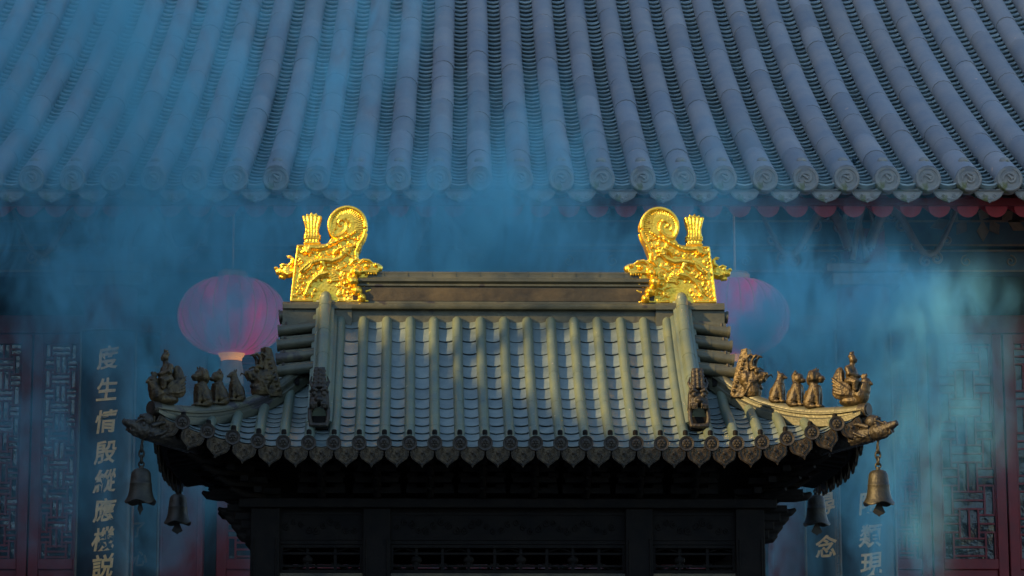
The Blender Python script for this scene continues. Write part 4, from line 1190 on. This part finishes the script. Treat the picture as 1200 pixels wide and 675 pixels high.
# ------------------------------------------------------------------ lanterns
def lantern(px, py, Y, label):
    c = at(px, py, Y); rx, rz = .435, .315
    root = tag(empty('red_lantern', c), label, 'lantern', 'red lanterns under the hall eaves')
    s_ = MB(); prof = []; n = 16
    for k in range(n + 1):
        a = R(-78 + 156 * k / n); prof.append((rx * math.cos(a) ** .85, rz * math.sin(a)))
    NR = 24
    s_.lathe(prof, seg=NR * 6, lob=lambda i, a, r, z: (r * (1 - .028 * abs(math.sin(a * NR / 2)) ** .6 * -1 - .028), z))
    s_.build('lantern_shade', M['lantern'], root, smooth=60)
    g_ = MB()
    for k in range(NR):
        a = 2 * PI * k / NR; g_.tube([((r * .985 + .003) * math.cos(a + PI / NR * 0), (r * .985 + .003) * math.sin(a), z) for r, z in prof[1:-1]], .0035, 5)
    g_.build('lantern_ribs', M['goldpaint'], root)
    t = MB(); t.lathe([(.0, rz + .05), (.10, rz + .05), (.12, rz + .03), (.12, rz - .02)], seg=24); t.tube([(0, 0, rz + .05), (0, 0, rz + .62)], .010, 6); t.build('top_cap', M['goldpaint'], root, smooth=40)
    t = MB(); t.lathe([(.115, -rz + .03), (.10, -rz - .01), (.085, -rz - .025), (.085, -rz - .045), (.0, -rz - .046)], seg=24); t.build('collar', M['lampglow'], root, smooth=40)
    f = MB(); f.lathe([(.0, -rz - .047), (.080, -rz - .05), (.095, -rz - .12), (.098, -rz - .24), (.09, -rz - .24), (.0, -rz - .2)], seg=60, lob=lambda i, a, r, z: (r * (1 + .04 * math.sin(a * 30)), z))
    f.build('fringe', M['fringe'], root, smooth=60)
lantern(272, 370, 21.0, 'round red lantern hanging to the left of the left gilded ornament')
lantern(862, 372, 21.0, 'round red lantern half hidden behind the right gable of the burner roof')

def tree(x, y, h, cr, n, label):
    rng = random.Random(3)
    root = tag(empty('unseen_dapple_tree', (x, y, 0)), label, 'tree')
    t = MB(); t.tube([(0, 0, 0), (.05, .02, h * .3), (-.04, .05, h * .6), (0, 0, h)], [.20, .15, .11, .05], 10); tips = []
    for k in range(9):
        a = k * 2.4; z = h * (.55 + .05 * k); L = cr * rng.uniform(.6, 1.0)
        p = [(0, 0, z), (L * .5 * math.cos(a), L * .5 * math.sin(a), z + .3), (L * math.cos(a), L * math.sin(a), z + .5)]
        t.tube(p, [.06, .04, .015], 6); tips += [Vector(p[1]), Vector(p[2])]
    tips.append(Vector((0, 0, h)))
    t.build('trunk', M['bark'], root)
    c = MB()
    for k in range(n):
        p = rng.choice(tips) + Vector((rng.gauss(0, .34), rng.gauss(0, .34), rng.gauss(0, .26))); s_ = rng.uniform(.03, .06)
        q = Matrix.Rotation(rng.uniform(0, 6.3), 3, 'Z') @ Matrix.Rotation(rng.uniform(-1.2, 1.2), 3, 'X')
        c.add([p + q @ Vector(v) for v in ((-s_, 0, 0), (0, -s_ * .5, 0), (s_, 0, 0), (0, s_ * .5, 0))], [(0, 1, 2, 3)])
    c.build('crown', M['leaf'], root, smooth=0)
tree(-7.2, 8.9, 6.9, 1.5, 1500, 'small unseen leafy tree added to dapple the sunlight')  # added out of view; its leaves break up the sun on the burner
# ------------------------------------------------------------------ unseen buildings added on the left to cast shade over the courtyard
sh_ = tag(empty('unseen_shade_gallery', (-10.5, 0, 0)), 'long unseen gallery with grey roof, added to shade the left of the burner', 'building')
w_ = MB(); w_.bx(-2.4, 1.1, -14, 40, 0, 7.3); w_.build('wall', M['wall'], sh_, smooth=0)
GZ = 8.4  # ridge height chosen so the added shade edge crosses the burner roof
w_ = MB(); w_.prism([(-2.9, 7.2), (1.6, 7.2), (1.6, 7.3), (-.6, GZ + .0), (-2.9, 7.3)], -14, 40); w_.build('roof', M['htile'], sh_, smooth=0)
bt = tag(empty('unseen_sun_block', (-13.5, 19, 0)), 'tall unseen block added to keep the sun off the hall', 'tower')  # added out of view to block sun from the hall roof and smoke
w_ = MB(); w_.bx(-2.5, 1.5, -9.9, 12, 0, 17); w_.build('wall', M['wall'], bt, smooth=0)
w_ = MB(); w_.prism([(-3.4, 17.01), (2.4, 17.01), (2.4, 17.2), (-.5, 19.5), (-3.4, 17.2)], -10.5, 12.8); w_.build('roof', M['htile'], bt, smooth=0)

gt = tag(empty('unseen_opposite_hall', (0, -20, 0)), 'grey roofed entrance hall added unseen behind the camera for darker reflections', 'building')  # added behind the camera so glass and gilt mirror less bright sky
w_ = MB(); w_.bx(-14, 14, -3, 3, 0, 5.2); w_.build('wall', M['wall'], gt, smooth=0)
w_ = MB(); w_.prof_x([(-4.6, 5.1), (4.6, 5.1), (4.6, 5.3), (0, 8.6), (-4.6, 5.3)], -15, 15); w_.build('roof', M['htile'], gt, smooth=0)

# ------------------------------------------------------------------ incense smoke
def smoke():
    bpy_me = MB(); bpy_me.bx(-6.2, 6.2, 15.9, 19.0, .8, 9.0)
    m_ = bpy.data.materials.new('incense smoke'); m_.use_nodes = True; nt = m_.node_tree
    for n in list(nt.nodes): nt.nodes.remove(n)
    out = nt.nodes.new('ShaderNodeOutputMaterial'); pv = nt.nodes.new('ShaderNodeVolumePrincipled')
    nt.links.new(pv.outputs[0], out.inputs['Volume'])
    pv.inputs['Color'].default_value = (.30, .80, .95, 1); pv.inputs['Anisotropy'].default_value = .15
    tc = nt.nodes.new('ShaderNodeTexCoord')
    def math_(op, a, b_=None, clamp=False):
        n = nt.nodes.new('ShaderNodeMath'); n.operation = op; n.use_clamp = clamp
        for k, v in enumerate((a, b_)):
            if v is None: continue
            if isinstance(v, (int, float)): n.inputs[k].default_value = v
            else: nt.links.new(v, n.inputs[k])
        return n.outputs[0]
    def lobe(c, r, amp, rot=0, pw=1.0):
        mp = nt.nodes.new('ShaderNodeMapping'); mp.vector_type = 'TEXTURE'
        mp.inputs['Location'].default_value = c; mp.inputs['Scale'].default_value = r; mp.inputs['Rotation'].default_value = (0, R(rot), 0)
        nt.links.new(warp, mp.inputs['Vector'])
        ln_ = nt.nodes.new('ShaderNodeVectorMath'); ln_.operation = 'LENGTH'; nt.links.new(mp.outputs[0], ln_.inputs[0])
        mr = nt.nodes.new('ShaderNodeMapRange'); mr.interpolation_type = 'SMOOTHSTEP'
        mr.inputs['From Min'].default_value = 1; mr.inputs['From Max'].default_value = 0; mr.inputs['To Min'].default_value = 0; mr.inputs['To Max'].default_value = amp
        nt.links.new(ln_.outputs['Value'], mr.inputs['Value']); return mr.outputs[0]
    # warp the lobes with noise so that their outlines drift
    nz = nt.nodes.new('ShaderNodeTexNoise'); nz.inputs['Scale'].default_value = .9; nz.inputs['Detail'].default_value = 2
    nt.links.new(tc.outputs['Object'], nz.inputs['Vector'])
    sub = nt.nodes.new('ShaderNodeVectorMath'); sub.operation = 'SUBTRACT'; sub.inputs[1].default_value = (.5, .5, .5); nt.links.new(nz.outputs['Color'], sub.inputs[0])
    scl = nt.nodes.new('ShaderNodeVectorMath'); scl.operation = 'SCALE'; scl.inputs['Scale'].default_value = 1.4; nt.links.new(sub.outputs[0], scl.inputs[0])
    ad = nt.nodes.new('ShaderNodeVectorMath'); ad.operation = 'ADD'; nt.links.new(scl.outputs[0], ad.inputs[0]); nt.links.new(tc.outputs['Object'], ad.inputs[1])
    warp = ad.outputs[0]
    tot = None
    for c, r, amp, rot in LOBES:
        l = lobe(c, r, amp, rot); tot = l if tot is None else math_('ADD', tot, l)
    # billows
    mp = nt.nodes.new('ShaderNodeMapping'); mp.inputs['Scale'].default_value = (1.0, 1.0, .55); nt.links.new(tc.outputs['Object'], mp.inputs['Vector'])
    n1 = nt.nodes.new('ShaderNodeTexNoise'); n1.inputs['Scale'].default_value = 1.5; n1.inputs['Detail'].default_value = 6; n1.inputs['Roughness'].default_value = .62; n1.inputs['Distortion'].default_value = 1.5
    nt.links.new(mp.outputs[0], n1.inputs['Vector'])
    mr = nt.nodes.new('ShaderNodeMapRange'); mr.inputs['From Min'].default_value = .42; mr.inputs['From Max'].default_value = .66; mr.inputs['To Min'].default_value = .07; mr.inputs['To Max'].default_value = 3.6
    nt.links.new(n1.outputs['Fac'], mr.inputs['Value'])
    d = math_('MULTIPLY', tot, mr.outputs[0])
    mp2 = nt.nodes.new('ShaderNodeMapping'); mp2.inputs['Scale'].default_value = (1.0, .6, .5); mp2.inputs['Rotation'].default_value = (0, R(28), 0); nt.links.new(tc.outputs['Object'], mp2.inputs['Vector'])
    n2 = nt.nodes.new('ShaderNodeTexNoise'); n2.inputs['Scale'].default_value = 4.0; n2.inputs['Detail'].default_value = 4; n2.inputs['Roughness'].default_value = .6; n2.inputs['Distortion'].default_value = 2.2
    nt.links.new(mp2.outputs[0], n2.inputs['Vector'])
    m2 = nt.nodes.new('ShaderNodeMapRange'); m2.inputs['From Min'].default_value = .38; m2.inputs['From Max'].default_value = .64; m2.inputs['To Min'].default_value = .25; m2.inputs['To Max'].default_value = 1.9
    nt.links.new(n2.outputs['Fac'], m2.inputs['Value'])
    d = math_('MULTIPLY', d, m2.outputs[0])
    nt.links.new(d, pv.inputs['Density'])
    o = bpy_me.build('incense_smoke', m_, None, smooth=0)
    tag(o, 'drifting blue incense smoke between burner and hall', None, None, 'stuff')
def W(px, py, Y): return tuple(at(px, py, Y))
LOBES = [
    (W(560, 310, 17.6), (4.0, 1.3, 1.15), .50, 0),       # broad sheet under the eave
    (W(560, 480, 17.6), (4.6, 1.3, 1.6), .24, 0),        # lower air
    (W(60, 520, 17.6), (1.2, 1.2, 1.3), .26, 0),
    (W(150, 120, 17.6), (1.4, 1.0, 2.4), .95, 24),       # left roof veil
    (W(10, 60, 17.6), (1.0, 1.0, 1.6), .60, 24),
    (W(425, 120, 17.6), (.65, .8, 2.0), .85, 10),        # shaft over the roof
    (W(960, 380, 17.3), (1.15, .8, .85), 2.3, 0),        # right billow
    (W(1070, 430, 17.3), (.80, .8, 1.0), 1.6, 0),
    (W(985, 530, 17.3), (.80, .8, 1.3), 1.2, 0),
    (W(200, 350, 17.2), (1.3, .9, .75), 1.2, 0),         # left billow
    (W(200, 520, 17.2), (.60, .9, 1.2), .85, 0),
    (W(480, 270, 17.2), (1.4, .9, .55), 1.25, 0),
    (W(850, 370, 17.2), (.6, .8, .6), .30, 0),
]
smoke()

# ------------------------------------------------------------------ light
SUN = Vector((-.80, -.42, .36)).normalized()
el = math.asin(SUN.z); az = math.atan2(SUN.x, SUN.y)     # azimuth clockwise from +y
w = bpy.data.worlds.new('World'); scene.world = w; w.use_nodes = True
nt = w.node_tree; bg = nt.nodes['Background']
sky = nt.nodes.new('ShaderNodeTexSky'); sky.sky_type = 'NISHITA'; sky.sun_disc = False
sky.sun_elevation = el; sky.sun_rotation = az; sky.air_density = 1.0; sky.dust_density = .6; sky.ozone_density = 2.0
nt.links.new(sky.outputs[0], bg.inputs['Color']); bg.inputs['Strength'].default_value = .15
sd = bpy.data.lights.new('sun', 'SUN'); sd.energy = 4.3; sd.angle = R(.8); sd.color = (1.0, .66, .26)
so = bpy.data.objects.new('sun', sd); C.objects.link(so); so.rotation_euler = (-SUN).to_track_quat('-Z', 'Y').to_euler()

scene.view_settings.view_transform = 'Standard'; scene.view_settings.look = 'None'
scene.view_settings.exposure = .98; scene.view_settings.gamma = 1
scene.render.engine = 'CYCLES'
scene.cycles.use_denoising = True
scene.cycles.max_bounces = 6; scene.cycles.volume_bounces = 1; scene.cycles.diffuse_bounces = 3
scene.cycles.volume_step_rate = .35; scene.cycles.volume_max_steps = 128
